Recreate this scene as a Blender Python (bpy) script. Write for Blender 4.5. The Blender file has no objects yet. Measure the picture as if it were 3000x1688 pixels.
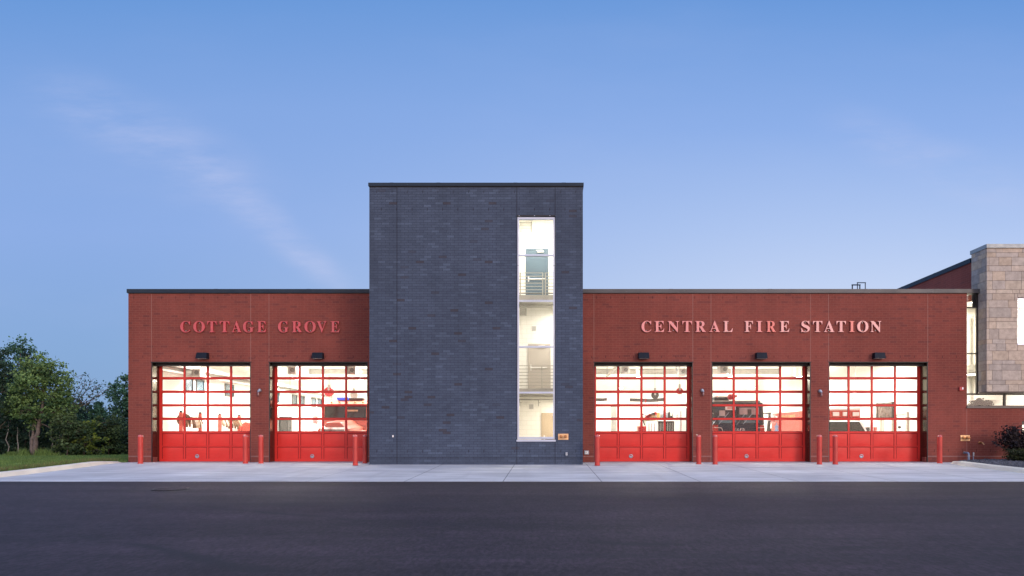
import bpy, math, random
from mathutils import Vector, Matrix
from mathutils.geometry import tessellate_polygon

scene = bpy.context.scene
col = scene.collection
R = math.radians

# ------------------------------------------------------------------ survey
# The facade was measured on the photograph; these turn a measurement at a known depth into metres.
F, VX, VY, CAMZ = 2000.0, 1600.0, 1277.0, 1.15
Y0 = 29.67            # brick wings
Y1 = 27.2             # slate tower front
YD = Y0 + 0.58        # garage door leaves
def X(px, Y=Y0): return (px - VX) / F * Y
def Z(py, Y=Y0): return CAMZ + (VY - py) / F * Y
def apron_z(y):
    if y >= 27.2: return 0.0
    if y >= 20.0: return -(27.2 - y) * 0.026
    return -0.1872 - (20.0 - max(y, -6.0)) * 0.015

# ------------------------------------------------------------------ objects
def world_loc(o):
    v = Vector((0, 0, 0))
    while o is not None:
        v += o.location; o = o.parent
    return v

def tag(o, label=None, cat=None, group=None, kind=None):
    if label: o['label'] = label
    if cat: o['category'] = cat
    if group: o['group'] = group
    if kind: o['kind'] = kind
    return o

def thing(name, loc, label, cat, group=None):
    o = bpy.data.objects.new(name, None); col.objects.link(o)
    o.location = loc; o.empty_display_size = 0.2
    return tag(o, label, cat, group)

SPLIT = {'post', 'bolt', 'drip_clip', 'standoff', 'door_plinth', 'frame_joint', 'lug', 'wiper', 'shutter', 'hanger', 'bracket', 'collar', 'seen_interior', 'seen_dashboard', 'seen_headset', 'windscreen', 'door_edge', 'drawer', 'upright', 'locker_gear', 'screen_bracket'}
class MB:
    def __init__(s): s.v = []; s.f = []; s.c = []
    def add(s, vs, fs, c=None):
        b = len(s.v); s.v += [tuple(p) for p in vs]; s.f += [tuple(i + b for i in f) for f in fs]
        s.c += [c] * len(fs); return s
    def quad(s, a, b, c, d, col=None): return s.add([a, b, c, d], [(0, 1, 2, 3)], col)
    def box(s, x0, x1, y0, y1, z0, z1, c=None):
        x0, x1 = min(x0, x1), max(x0, x1); y0, y1 = min(y0, y1), max(y0, y1); z0, z1 = min(z0, z1), max(z0, z1)
        v = [(x0,y0,z0),(x1,y0,z0),(x1,y1,z0),(x0,y1,z0),(x0,y0,z1),(x1,y0,z1),(x1,y1,z1),(x0,y1,z1)]
        return s.add(v, [(0,3,2,1),(4,5,6,7),(0,1,5,4),(1,2,6,5),(2,3,7,6),(3,0,4,7)], c)
    def prism(s, pts, axis, a0, a1, c=None):
        # closed polygon pts in the plane across axis ('x': (y,z), 'y': (x,z), 'z': (x,y))
        n = len(pts)
        def mk(p, a):
            return (a, p[0], p[1]) if axis == 'x' else (p[0], a, p[1]) if axis == 'y' else (p[0], p[1], a)
        v = [mk(p, a0) for p in pts] + [mk(p, a1) for p in pts]
        f = [tuple(range(n)), tuple(range(2*n-1, n-1, -1))] + [(i, i+n, (i+1) % n + n, (i+1) % n) for i in range(n)]
        return s.add(v, f, c)
    def tube(s, pts, r, n=8, c=None, cap=True):
        pts = [Vector(p) for p in pts]; k = len(pts)
        rs = r if isinstance(r, (list, tuple)) else [r] * k
        vs = []; ref = None
        for i, p in enumerate(pts):
            d = (pts[min(i+1, k-1)] - pts[max(i-1, 0)])
            d = d.normalized() if d.length > 1e-9 else Vector((0, 0, 1))
            if ref is None:
                ref = Vector((1, 0, 0)) if abs(d.x) < .8 else Vector((0, 1, 0))
            a = (ref - d * ref.dot(d)).normalized(); b = d.cross(a); ref = a
            for j in range(n):
                t = 2 * math.pi * j / n
                vs.append(p + (a * math.cos(t) + b * math.sin(t)) * rs[i])
        fs = [(i*n+j, i*n+(j+1) % n, (i+1)*n+(j+1) % n, (i+1)*n+j) for i in range(k-1) for j in range(n)]
        if cap: fs += [tuple(range(n-1, -1, -1)), tuple(range((k-1)*n, k*n))]
        return s.add(vs, fs, c)
    def lathe(s, prof, cx, cy, cz, n=20, axis='z', c=None):
        vs = []; k = len(prof)
        for r, h in prof:
            for j in range(n):
                t = 2 * math.pi * j / n; a, b = r * math.cos(t), r * math.sin(t)
                vs.append((cx+a, cy+b, cz+h) if axis == 'z' else (cx+a, cy-h, cz+b) if axis == 'y' else (cx+h, cy+a, cz+b))
        fs = [(i*n+j, i*n+(j+1) % n, (i+1)*n+(j+1) % n, (i+1)*n+j) for i in range(k-1) for j in range(n)]
        fs += [tuple(range(n-1, -1, -1)), tuple(range((k-1)*n, k*n))]
        return s.add(vs, fs, c)
    def wall(s, x0, x1, z0, z1, y, holes=(), back=None, ret=0.0, flip=False):
        # a wall face in the XZ plane at y with rectangular holes; ret: depth of the hole returns
        xs = sorted({x0, x1, *[min(max(h[i], x0), x1) for h in holes for i in (0, 1)]})
        zs = sorted({z0, z1, *[min(max(h[i], z0), z1) for h in holes for i in (2, 3)]})
        for i in range(len(xs)-1):
            for j in range(len(zs)-1):
                cx, cz = (xs[i]+xs[i+1])/2, (zs[j]+zs[j+1])/2
                if any(h[0] < cx < h[1] and h[2] < cz < h[3] for h in holes): continue
                q = [(xs[i],y,zs[j]),(xs[i+1],y,zs[j]),(xs[i+1],y,zs[j+1]),(xs[i],y,zs[j+1])]
                s.quad(*(q[::-1] if flip else q))
        if ret:
            for a, b, c0, d in holes:
                s.quad((a,y,c0),(a,y,d),(a,y+ret,d),(a,y+ret,c0))
                s.quad((b,y,c0),(b,y+ret,c0),(b,y+ret,d),(b,y,d))
                s.quad((a,y,d),(b,y,d),(b,y+ret,d),(a,y+ret,d))
                s.quad((a,y,c0),(a,y+ret,c0),(b,y+ret,c0),(b,y,c0))
        return s
    def islands(s):
        par = list(range(len(s.v)))
        def fd(i):
            while par[i] != i: par[i] = par[par[i]]; i = par[i]
            return i
        for f in s.f:
            r0 = fd(f[0])
            for i in f[1:]: par[fd(i)] = r0
        out = {}
        for f, c in zip(s.f, s.c):
            mb = out.setdefault(fd(f[0]), (MB(), {}))
            idx = []
            for i in f:
                if i not in mb[1]: mb[1][i] = len(mb[0].v); mb[0].v.append(s.v[i])
                idx.append(mb[1][i])
            mb[0].f.append(tuple(idx)); mb[0].c.append(c)
        return [m for m, _ in out.values()]
    def build(s, name, m, parent=None, **kw):
        if name in SPLIT and parent is not None:
            return [q.build1(name, m, parent, **kw) for q in s.islands()][0]
        return s.build1(name, m, parent, **kw)
    def build1(s, name, m, parent=None, smooth=False, bevel=0.0, loc=None, segs=2, at=None):
        if at is not None: org = Vector(at)
        elif parent is not None: org = world_loc(parent)
        elif loc is not None: org = Vector(loc)
        else:
            xs, ys, zs = zip(*s.v)
            org = Vector(((min(xs)+max(xs))/2, (min(ys)+max(ys))/2, min(zs)))
        me = bpy.data.meshes.new(name)
        me.from_pydata([(a-org.x, b-org.y, c-org.z) for a, b, c in s.v], [], s.f)
        if any(c is not None for c in s.c):
            at = me.color_attributes.new('tint', 'FLOAT_COLOR', 'CORNER')
            buf = []
            for f, c in zip(s.f, s.c):
                buf += list((*(c or (1, 1, 1)), 1.0)) * len(f)
            at.data.foreach_set('color', buf)
        me.materials.append(m)
        if smooth: me.polygons.foreach_set('use_smooth', [True] * len(me.polygons))
        me.update()
        o = bpy.data.objects.new(name, me); col.objects.link(o)
        if parent is not None:
            o.parent = parent
            if at is not None: o.location = org - world_loc(parent)
        else: o.location = org
        if bevel:
            b = o.modifiers.new('edge', 'BEVEL'); b.width = bevel; b.segments = segs
            b.limit_method = 'ANGLE'; b.angle_limit = R(40)
        return o

def copy_tree(o, parent=None):
    c = o.copy(); col.objects.link(c); c.parent = parent
    for ch in o.children: copy_tree(ch, c)
    return c

# ------------------------------------------------------------------ node helpers
class NT:
    def __init__(s, tree): s.t = tree; s.n = tree.nodes; s.l = tree.links
    def new(s, kind, **kw):
        n = s.n.new(kind)
        for k, v in kw.items(): setattr(n, k, v)
        return n
    def put(s, sock, v):
        if hasattr(v, 'is_output'): s.l.new(v, sock)
        elif isinstance(v, (tuple, list)) and len(v) == 3 and sock.type == 'RGBA': sock.default_value = (*v, 1)
        else: sock.default_value = v
    def m(s, op, a, b=None, c=None, clamp=False):
        n = s.new('ShaderNodeMath', operation=op, use_clamp=clamp)
        for i, v in enumerate((a, b, c)):
            if v is not None: s.put(n.inputs[i], v)
        return n.outputs[0]
    def mix(s, fac, a, b, blend='MIX'):
        n = s.new('ShaderNodeMix', data_type='RGBA', blend_type=blend)
        s.put(n.inputs[0], fac); s.put(n.inputs[6], a); s.put(n.inputs[7], b)
        return n.outputs[2]
    def noise(s, vec, scale, detail=4.0, rough=0.55, dim='3D'):
        n = s.new('ShaderNodeTexNoise', noise_dimensions=dim)
        if vec is not None: s.l.new(vec, n.inputs['Vector'])
        n.inputs['Scale'].default_value = scale; n.inputs['Detail'].default_value = detail
        n.inputs['Roughness'].default_value = rough
        return n.outputs[0]
    def smooth(s, v, a, b, lo=0.0, hi=1.0):
        n = s.new('ShaderNodeMapRange', interpolation_type='SMOOTHSTEP')
        s.put(n.inputs[0], v)
        for i, q in zip((1, 2, 3, 4), (a, b, lo, hi)): n.inputs[i].default_value = q
        return n.outputs[0]
    def ramp(s, v, stops):
        n = s.new('ShaderNodeValToRGB'); s.put(n.inputs[0], v); e = n.color_ramp.elements
        while len(e) < len(stops): e.new(0.5)
        for q, (p, c) in zip(e, stops): q.position = p; q.color = (*c, 1)
        return n.outputs[0]
    def scale(s, vec, k):
        n = s.new('ShaderNodeVectorMath', operation='MULTIPLY'); s.l.new(vec, n.inputs[0]); n.inputs[1].default_value = k
        return n.outputs[0]
    def xyz(s, vec):
        n = s.new('ShaderNodeSeparateXYZ'); s.l.new(vec, n.inputs[0]); return n.outputs
    def vec(s, x, y, z=0.0):
        n = s.new('ShaderNodeCombineXYZ')
        for i, v in enumerate((x, y, z)): s.put(n.inputs[i], v)
        return n.outputs[0]
    def bump(s, h, strength, dist=0.01, normal=None):
        n = s.new('ShaderNodeBump'); s.put(n.inputs['Height'], h)
        n.inputs['Strength'].default_value = strength; n.inputs['Distance'].default_value = dist
        if normal is not None: s.l.new(normal, n.inputs['Normal'])
        return n.outputs[0]

def new_mat(name):
    m = bpy.data.materials.new(name); m.use_nodes = True
    nt = NT(m.node_tree); bsdf = nt.n['Principled BSDF']
    return m, nt, bsdf

def pmat(name, base, rough=0.5, metal=0.0, var=0.12, scale=3.0, coat=0.0, bump=0.0, bscale=40.0, tint=False, trans=0.0, spec=0.5):
    """paint / metal / masonry with a little uneven colour and gloss"""
    m, nt, b = new_mat(name)
    pos = nt.new('ShaderNodeTexCoord').outputs['Object']
    n1 = nt.noise(pos, scale, 5.0)
    k = nt.smooth(n1, 0.25, 0.75, 1.0 - var, 1.0 + var)
    c = nt.mix(1.0, base, nt.vec(k, k, k), 'MULTIPLY')
    if tint:
        a = nt.new('ShaderNodeVertexColor'); a.layer_name = 'tint'
        c = nt.mix(1.0, c, a.outputs[0], 'MULTIPLY')
    nt.put(b.inputs['Base Color'], c)
    nt.put(b.inputs['Roughness'], nt.smooth(nt.noise(pos, scale * 4, 3.0), 0.2, 0.8, max(rough - 0.08, 0.02), min(rough + 0.08, 1.0)))
    b.inputs['Metallic'].default_value = metal
    b.inputs['Specular IOR Level'].default_value = spec
    b.inputs['Coat Weight'].default_value = coat
    b.inputs['Coat Roughness'].default_value = 0.08
    if bump: nt.put(b.inputs['Normal'], nt.bump(nt.noise(pos, bscale, 4.0), bump))
    return m

def glass_mat(name, tint=(0.95, 0.97, 0.96), boost=1.0, rough=0.0):
    m, nt, b = new_mat(name); nt.n.remove(b)
    out = nt.n['Material Output']
    tr = nt.new('ShaderNodeBsdfTransparent'); nt.put(tr.inputs[0], tint)
    gl = nt.new('ShaderNodeBsdfGlossy'); gl.inputs['Roughness'].default_value = rough
    fr = nt.new('ShaderNodeFresnel'); fr.inputs[0].default_value = 1.5
    pos = nt.new('ShaderNodeTexCoord').outputs['Object']
    nb = nt.bump(nt.noise(pos, 0.9, 1.0), 0.04, 0.05)
    nt.l.new(nb, gl.inputs['Normal'])
    mx = nt.new('ShaderNodeMixShader'); nt.put(mx.inputs[0], nt.m('MULTIPLY', fr.outputs[0], boost, clamp=True))
    nt.l.new(tr.outputs[0], mx.inputs[1]); nt.l.new(gl.outputs[0], mx.inputs[2]); nt.l.new(mx.outputs[0], out.inputs[0])
    return m

def emit_mat(name, c, s):
    m, nt, b = new_mat(name)
    pos = nt.new('ShaderNodeTexCoord').outputs['Object']
    k = nt.smooth(nt.noise(pos, 2.0), 0.2, 0.8, 0.93, 1.05)
    nt.put(b.inputs['Base Color'], c)
    nt.put(b.inputs['Emission Color'], nt.mix(1.0, c, nt.vec(k, k, k), 'MULTIPLY'))
    b.inputs['Emission Strength'].default_value = s
    return m

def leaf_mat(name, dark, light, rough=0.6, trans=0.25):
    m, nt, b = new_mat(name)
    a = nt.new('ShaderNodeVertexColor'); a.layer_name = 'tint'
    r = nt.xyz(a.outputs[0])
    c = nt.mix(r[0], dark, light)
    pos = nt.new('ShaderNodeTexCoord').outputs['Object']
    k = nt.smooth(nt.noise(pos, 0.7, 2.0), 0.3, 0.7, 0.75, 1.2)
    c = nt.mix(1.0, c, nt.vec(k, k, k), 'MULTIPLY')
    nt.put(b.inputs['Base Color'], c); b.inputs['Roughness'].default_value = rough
    b.inputs['Specular IOR Level'].default_value = 0.25
    tl = nt.new('ShaderNodeBsdfTranslucent'); nt.put(tl.inputs[0], c)
    mx = nt.new('ShaderNodeMixShader'); mx.inputs[0].default_value = trans
    out = nt.n['Material Output']
    nt.l.new(b.outputs[0], mx.inputs[1]); nt.l.new(tl.outputs[0], mx.inputs[2]); nt.l.new(mx.outputs[0], out.inputs[0])
    return m

def brick_mat(name, c1, c2, mortar, odd, odd_at, joints, jcol, weeps, bands, rough=0.8, pale=None, jw=0.009):
    """utility brick, 12 x 4 inch modules, with control joints, weep slots and flashing lines at their real positions"""
    m, nt, b = new_mat(name)
    g = nt.new('ShaderNodeNewGeometry')
    p = nt.xyz(g.outputs['Position']); nn = nt.xyz(g.outputs['Normal'])
    side = nt.m('GREATER_THAN', nt.m('ABSOLUTE', nn[0]), 0.5)
    u = nt.m('ADD', nt.m('MULTIPLY', p[0], nt.m('SUBTRACT', 1.0, side)), nt.m('MULTIPLY', p[1], side))
    z = p[2]
    uv = nt.vec(u, z, 0.0)
    def brick(a, bb, mo, ms):
        n = nt.new('ShaderNodeTexBrick'); nt.l.new(uv, n.inputs['Vector'])
        n.offset = 0.5; n.squash = 1.0
        nt.put(n.inputs['Color1'], a); nt.put(n.inputs['Color2'], bb); nt.put(n.inputs['Mortar'], mo)
        n.inputs['Scale'].default_value = 1.0; n.inputs['Mortar Size'].default_value = ms
        n.inputs['Mortar Smooth'].default_value = 0.1; n.inputs['Bias'].default_value = 0.0
        n.inputs['Brick Width'].default_value = 0.3048; n.inputs['Row Height'].default_value = 0.1016
        return n
    b1 = brick(c1, c2, c1, 0.0)
    b2 = brick((0, 0, 0), (1, 1, 1), (0.5, 0.5, 0.5), 0.0)
    b2.offset = 0.5
    tone = nt.xyz(b2.outputs['Color'])[0]
    c = b1.outputs['Color']
    c = nt.mix(nt.smooth(tone, odd_at, odd_at + 0.02), c, odd)
    if pale: c = nt.mix(nt.smooth(tone, 0.08, 0.05), c, pale)
    pos = g.outputs['Position']
    k = nt.smooth(nt.noise(pos, 0.35, 4.0), 0.25, 0.75, 0.86, 1.12)
    k2 = nt.smooth(nt.noise(pos, 26.0, 4.0, 0.7), 0.2, 0.8, 0.84, 1.14)
    vs = nt.smooth(nt.noise(nt.vec(nt.m('MULTIPLY', u, 2.2), nt.m('MULTIPLY', z, 0.16)), 1.0, 5.0, 0.65), 0.25, 0.75, 0.90, 1.08)
    kk = nt.m('MULTIPLY', nt.m('MULTIPLY', k, k2), vs)
    c = nt.mix(1.0, c, nt.vec(kk, kk, kk), 'MULTIPLY')
    mo = brick((0, 0, 0), (0, 0, 0), (1, 1, 1), 0.0055)
    mf = nt.xyz(mo.outputs['Color'])[0]
    c = nt.mix(nt.m('MULTIPLY', mf, 0.85), c, mortar)
    # control joints
    d = None
    for xj in joints:
        e = nt.m('ABSOLUTE', nt.m('SUBTRACT', u, xj))
        d = e if d is None else nt.m('MINIMUM', d, e)
    if d is not None:
        jf = nt.m('MULTIPLY', nt.m('LESS_THAN', d, jw), nt.m('SUBTRACT', 1.0, side))
        c = nt.mix(jf, c, jcol)
    # weep slots: narrow open head joints 24 inches apart
    for z0, u0 in weeps:
        fr = nt.m('FRACT', nt.m('DIVIDE', nt.m('SUBTRACT', u, u0), 0.6096))
        wf = nt.m('MULTIPLY', nt.m('LESS_THAN', fr, 0.028), nt.m('LESS_THAN', nt.m('ABSOLUTE', nt.m('SUBTRACT', z, z0)), 0.055))
        c = nt.mix(nt.m('MULTIPLY', wf, 0.85), c, (0.012, 0.008, 0.01))
    for z0, hw, cc, amt in bands:
        bf = nt.m('LESS_THAN', nt.m('ABSOLUTE', nt.m('SUBTRACT', z, z0)), hw)
        c = nt.mix(nt.m('MULTIPLY', bf, amt), c, cc)
    # dust and splash near the paving
    c = nt.mix(nt.smooth(z, 0.5, -0.1, 0.0, 0.22), c, nt.mix(0.5, c, (0.02, 0.02, 0.025)))
    nt.put(b.inputs['Base Color'], c)
    nt.put(b.inputs['Roughness'], rough); b.inputs['Specular IOR Level'].default_value = 0.18
    h = nt.m('ADD', nt.m('MULTIPLY', mf, -1.0), nt.m('MULTIPLY', nt.noise(pos, 60.0, 3.0), 0.35))
    h = nt.m('ADD', h, nt.m('MULTIPLY', tone, 0.35))
    nt.put(b.inputs['Normal'], nt.bump(h, 0.55, 0.006))
    return m
GLYPH = {
'C':[[382,-16,343,-14,306,-9,270,0,236,13,205,30,175,49,148,72,124,97,102,125,83,156,67,189,55,224,46,261,41,299,39,340,41,380,46,419,55,455,67,490,84,523,103,553,125,581,149,606,176,628,207,648,239,664,273,677,309,686,347,691,386,693,414,691,444,687,477,679,511,669,547,655,553,652,559,651,565,649,571,648,577,648,591,650,602,655,612,664,619,677,624,693,650,693,650,459,625,459,610,495,594,527,575,557,554,583,531,606,506,625,480,641,453,651,424,658,395,660,330,647,279,608,243,544,221,453,214,337,222,228,246,144,286,83,342,47,414,35,438,36,462,40,486,46,509,55,533,67,556,80,578,96,599,115,619,135,638,158,666,132,622,79,571,37,514,8,451,-10]],
'O':[[388,-16,359,-15,331,-12,303,-6,277,1,251,11,226,23,203,36,181,51,160,68,141,86,122,106,106,127,91,150,78,174,67,199,58,225,50,253,45,281,42,309,41,339,42,369,45,397,50,425,58,452,67,479,78,504,91,528,106,550,123,571,141,592,161,610,182,627,205,642,228,655,254,667,280,677,307,684,335,690,365,693,395,694,424,693,452,690,480,684,506,677,532,668,557,656,580,643,602,628,623,612,642,594,660,574,676,553,691,530,704,506,716,481,725,455,732,427,738,399,741,369,742,339,741,309,738,281,732,253,725,225,716,199,704,174,691,150,676,127,659,106,641,86,621,68,600,51,577,36,554,23,529,11,502,1,475,-6,447,-12,418,-15],[394,18,456,31,503,69,538,134,558,223,565,339,563,399,557,453,548,501,535,543,518,579,497,608,474,631,448,647,419,657,387,660,325,647,278,609,243,544,223,455,216,339,218,279,224,225,233,178,247,136,264,100,285,70,308,48,334,31,363,21]],
'T':[[137,0,137,26,157,27,175,29,190,33,202,39,212,46,219,55,225,67,229,82,231,100,232,120,232,645,222,645,192,643,164,638,139,629,117,617,97,601,80,581,66,559,55,533,48,505,43,473,16,473,16,678,611,678,611,472,586,472,573,534,548,583,511,617,462,638,400,645,392,645,392,120,393,99,395,81,399,66,404,54,412,45,421,38,433,33,448,29,467,27,488,26,488,0]],
'A':[[-13,0,-13,27,-2,28,9,30,18,33,27,39,35,45,43,53,50,64,58,77,65,93,73,111,307,694,334,693,572,129,581,109,589,91,597,75,605,62,612,51,619,42,628,36,637,31,648,28,660,27,660,0,341,0,341,27,370,29,393,34,409,42,419,53,422,68,421,75,419,83,416,94,412,106,406,121,376,197,154,197,117,105,113,88,111,72,114,56,123,43,137,34,158,29,184,27,190,27,190,0],[169,239,360,239,263,475]],
'G':[[399,-15,357,-13,317,-8,279,1,244,13,211,29,180,48,152,70,127,95,105,122,86,153,69,186,57,221,48,259,43,299,41,341,43,382,48,420,57,457,69,491,86,524,105,554,126,582,151,607,178,629,208,648,239,664,273,677,308,686,345,691,383,693,415,692,447,687,481,680,515,669,550,656,556,653,562,652,567,650,572,649,577,649,584,649,589,651,595,653,600,656,604,660,608,664,612,670,616,677,620,684,624,693,651,693,651,458,625,458,616,482,606,504,595,525,582,545,569,564,555,581,540,597,524,611,507,624,490,635,472,644,454,651,436,656,417,659,398,660,333,647,282,609,246,544,224,455,217,339,219,279,225,225,235,178,250,136,268,101,290,71,315,48,344,32,375,22,410,19,431,20,450,22,466,27,478,33,489,41,496,50,502,61,507,74,509,89,510,106,510,190,509,208,507,223,503,235,497,246,490,254,480,259,468,264,452,268,432,270,410,271,410,295,745,295,745,271,727,270,711,268,698,264,688,260,680,254,674,246,670,236,667,224,665,209,664,191,664,43,611,22,559,6,506,-6,452,-13]],
'E':[[21,0,21,25,41,26,58,28,72,32,84,37,93,44,100,53,105,65,109,79,111,96,112,116,112,549,111,573,109,594,105,611,100,624,93,634,84,641,72,646,58,650,42,652,24,653,24,678,594,678,594,476,571,476,565,511,555,541,542,567,526,588,507,605,483,618,455,628,423,635,386,640,345,641,333,641,322,640,313,640,304,639,298,638,292,636,287,633,283,630,279,626,277,621,275,614,274,607,273,599,272,589,272,578,272,366,288,366,313,367,336,372,355,378,372,388,386,401,398,416,408,435,416,458,423,484,429,514,453,514,453,176,428,176,426,199,422,220,418,239,413,255,407,270,399,283,391,294,381,303,371,311,359,318,345,322,330,326,314,329,296,330,276,331,272,331,272,100,273,86,274,75,277,65,281,57,286,52,293,48,302,45,313,43,327,41,343,41,371,42,398,44,423,47,445,52,467,58,486,65,504,74,522,85,537,97,552,112,566,128,578,146,590,166,602,188,612,213,640,213,599,0]],
'R':[[23,0,23,26,42,27,59,30,73,35,84,40,93,47,99,56,105,68,108,82,110,100,111,120,111,564,110,582,108,598,104,611,99,622,93,631,84,638,73,644,59,648,43,651,24,653,24,678,323,678,380,676,431,671,476,662,514,650,547,634,574,614,594,591,609,564,618,533,621,498,615,452,597,412,566,379,524,353,469,333,643,75,650,66,656,57,662,50,668,43,674,38,679,34,686,30,694,28,702,26,712,26,715,26,715,0,504,0,300,316,271,316,271,120,272,100,274,82,277,68,283,56,289,47,298,40,309,35,323,30,340,27,360,26,360,0],[271,348,303,348,333,349,359,354,381,361,401,371,417,385,429,401,439,421,446,444,451,470,452,500,447,551,433,591,410,619,376,636,334,642,319,641,307,640,296,637,288,634,282,629,278,623,275,614,273,603,271,590,271,574]],
'V':[[316,-19,66,567,60,581,53,594,47,605,40,616,34,626,26,634,17,641,6,646,-7,650,-21,653,-21,678,314,678,314,653,297,653,281,651,268,650,257,647,248,644,240,639,234,634,230,627,228,619,227,610,228,603,229,595,232,586,235,575,240,563,385,213,518,562,522,573,524,582,526,592,528,601,528,609,527,618,525,626,521,633,516,639,509,643,500,646,489,649,476,651,462,652,445,653,445,678,658,678,658,653,646,652,635,650,625,647,616,642,608,637,600,629,593,618,585,605,577,589,569,570,342,-19]],
'N':[[600,-16,159,521,159,117,160,97,162,80,165,66,170,55,177,46,185,39,196,34,211,30,228,27,248,26,248,0,27,0,27,26,40,27,52,28,63,30,72,32,81,35,87,38,93,42,99,48,103,54,106,62,109,70,110,80,112,91,113,103,113,117,113,578,94,601,79,619,67,632,59,641,54,645,50,647,45,649,39,650,34,652,27,653,27,678,233,678,582,251,582,562,582,576,581,588,579,599,578,608,575,617,572,623,567,630,562,635,556,639,549,643,541,645,531,648,520,650,507,652,493,653,493,678,714,678,714,653,695,652,678,649,664,645,653,639,645,633,639,624,634,612,631,598,629,581,628,561,628,-16]],
'L':[[23,0,23,26,42,27,59,30,73,35,84,40,93,47,99,56,105,68,108,82,110,100,111,120,111,564,110,583,108,599,104,613,99,624,93,633,84,639,73,645,59,649,43,652,24,653,24,678,372,678,372,653,357,653,343,652,330,650,320,649,310,646,302,643,295,638,288,633,283,627,280,620,276,612,274,602,272,591,271,578,271,564,271,123,271,110,272,98,273,87,274,78,276,70,278,63,282,58,286,53,291,49,298,47,305,45,314,43,324,42,335,41,348,41,376,42,402,44,426,47,448,53,469,59,487,67,505,77,521,89,537,103,551,119,564,136,576,156,588,179,599,203,609,230,636,230,598,0]],
'F':[[23,0,23,26,42,28,59,32,73,37,84,43,93,50,99,59,105,72,108,87,110,104,111,125,111,558,110,578,108,595,104,610,99,621,92,630,82,637,71,642,57,647,40,650,21,653,21,678,586,678,586,476,562,476,557,500,552,521,545,541,538,559,529,574,519,588,507,600,494,610,478,619,462,626,442,632,421,636,397,639,371,641,342,642,331,642,321,642,312,641,304,640,298,640,292,638,287,636,283,634,279,631,277,627,275,622,273,617,272,610,271,602,271,593,271,368,283,368,308,369,330,374,350,380,367,390,381,403,393,418,403,437,411,460,418,486,423,516,450,516,450,176,424,176,419,209,412,238,404,262,394,283,382,299,368,311,350,321,330,327,307,332,281,333,271,333,271,120,271,106,272,94,274,82,276,72,280,64,284,56,289,49,295,43,303,39,312,35,322,32,335,30,349,28,364,27,382,26,382,0]],
'I':[[20,0,20,26,39,28,55,32,70,36,81,42,91,48,99,56,104,66,109,79,111,94,112,112,112,576,111,593,109,608,106,620,100,629,94,637,85,642,74,646,59,649,41,652,20,653,20,678,364,678,364,653,344,652,327,649,312,646,301,642,292,637,284,629,279,620,275,608,273,593,272,576,272,115,272,103,273,92,275,82,276,74,279,66,282,59,287,53,292,48,299,43,307,39,315,36,326,33,338,30,351,28,366,26,366,0]],
'S':[[64,-16,64,235,93,235,104,194,116,157,131,125,147,97,166,74,187,55,210,41,235,30,263,24,293,22,315,23,335,27,353,33,369,42,383,54,394,67,403,81,410,97,414,114,415,133,412,158,402,181,386,202,364,221,335,238,242,284,209,301,180,319,154,338,133,357,115,376,100,396,89,418,80,442,76,467,74,494,75,518,78,540,83,561,91,581,100,600,111,617,124,632,138,646,154,658,172,669,190,678,210,685,231,690,252,693,275,694,287,694,300,693,313,691,327,690,342,687,356,684,372,680,387,676,403,672,420,667,434,664,446,662,456,663,463,667,470,674,474,682,477,694,505,694,505,475,480,475,474,497,466,518,458,537,448,556,437,573,425,589,412,604,399,617,385,628,370,639,354,647,338,654,322,658,306,661,289,662,269,661,252,658,235,652,221,645,208,635,197,624,189,611,183,597,179,582,178,566,179,551,182,537,187,524,195,512,204,501,215,491,229,481,244,471,262,461,281,451,377,406,400,395,422,383,441,371,458,359,473,347,485,334,497,321,507,308,515,294,521,280,526,265,530,250,533,233,534,216,535,198,534,173,530,149,524,127,515,106,505,86,491,68,476,51,459,36,439,23,418,12,395,2,370,-5,344,-11,316,-14,286,-15,276,-15,266,-14,256,-14,246,-13,236,-12,226,-10,216,-8,206,-5,197,-2,187,1,147,14,126,18,120,18,115,17,110,15,106,13,103,11,100,7,98,3,95,-3,93,-9,91,-16]],
'D':[[30,0,30,26,48,27,63,30,75,33,86,38,94,44,99,52,104,62,107,76,109,92,110,111,110,557,109,579,107,598,103,613,98,625,91,635,82,641,70,646,56,650,40,652,22,653,22,678,330,678,399,674,460,664,515,646,563,622,604,590,637,552,663,508,682,457,693,401,697,339,683,217,640,122,568,54,469,14,340,0],[331,36,368,39,401,48,430,63,455,84,476,112,492,145,505,184,515,230,520,283,522,341,514,450,492,536,454,596,400,633,332,645,318,644,306,643,296,640,288,636,282,631,278,624,275,614,273,603,271,589,271,573,271,107,271,91,273,78,275,67,278,57,282,51,288,45,296,41,305,38,317,37]],
}
# ------------------------------------------------------------------ render, camera, world, sun
scene.render.engine = 'CYCLES'
scene.view_settings.view_transform = 'Standard'; scene.view_settings.look = 'None'
scene.view_settings.exposure = 0.0; scene.view_settings.gamma = 1.0
cy = scene.cycles
cy.use_denoising = True; cy.max_bounces = 7; cy.diffuse_bounces = 4; cy.glossy_bounces = 4
cy.transparent_max_bounces = 24; cy.sample_clamp_indirect = 6.0; cy.caustics_reflective = False; cy.caustics_refractive = False

cam = bpy.data.cameras.new('camera'); cam_o = bpy.data.objects.new('camera', cam); col.objects.link(cam_o)
cam_o.location = (0, 0, CAMZ); cam_o.rotation_euler = (R(90), 0, 0)
cam.sensor_width = 36; cam.lens = 36 * F / 3000; cam.clip_end = 6000
cam.shift_x = (1500 - VX) / 3000; cam.shift_y = (VY - 844) / 3000
scene.camera = cam_o

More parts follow.
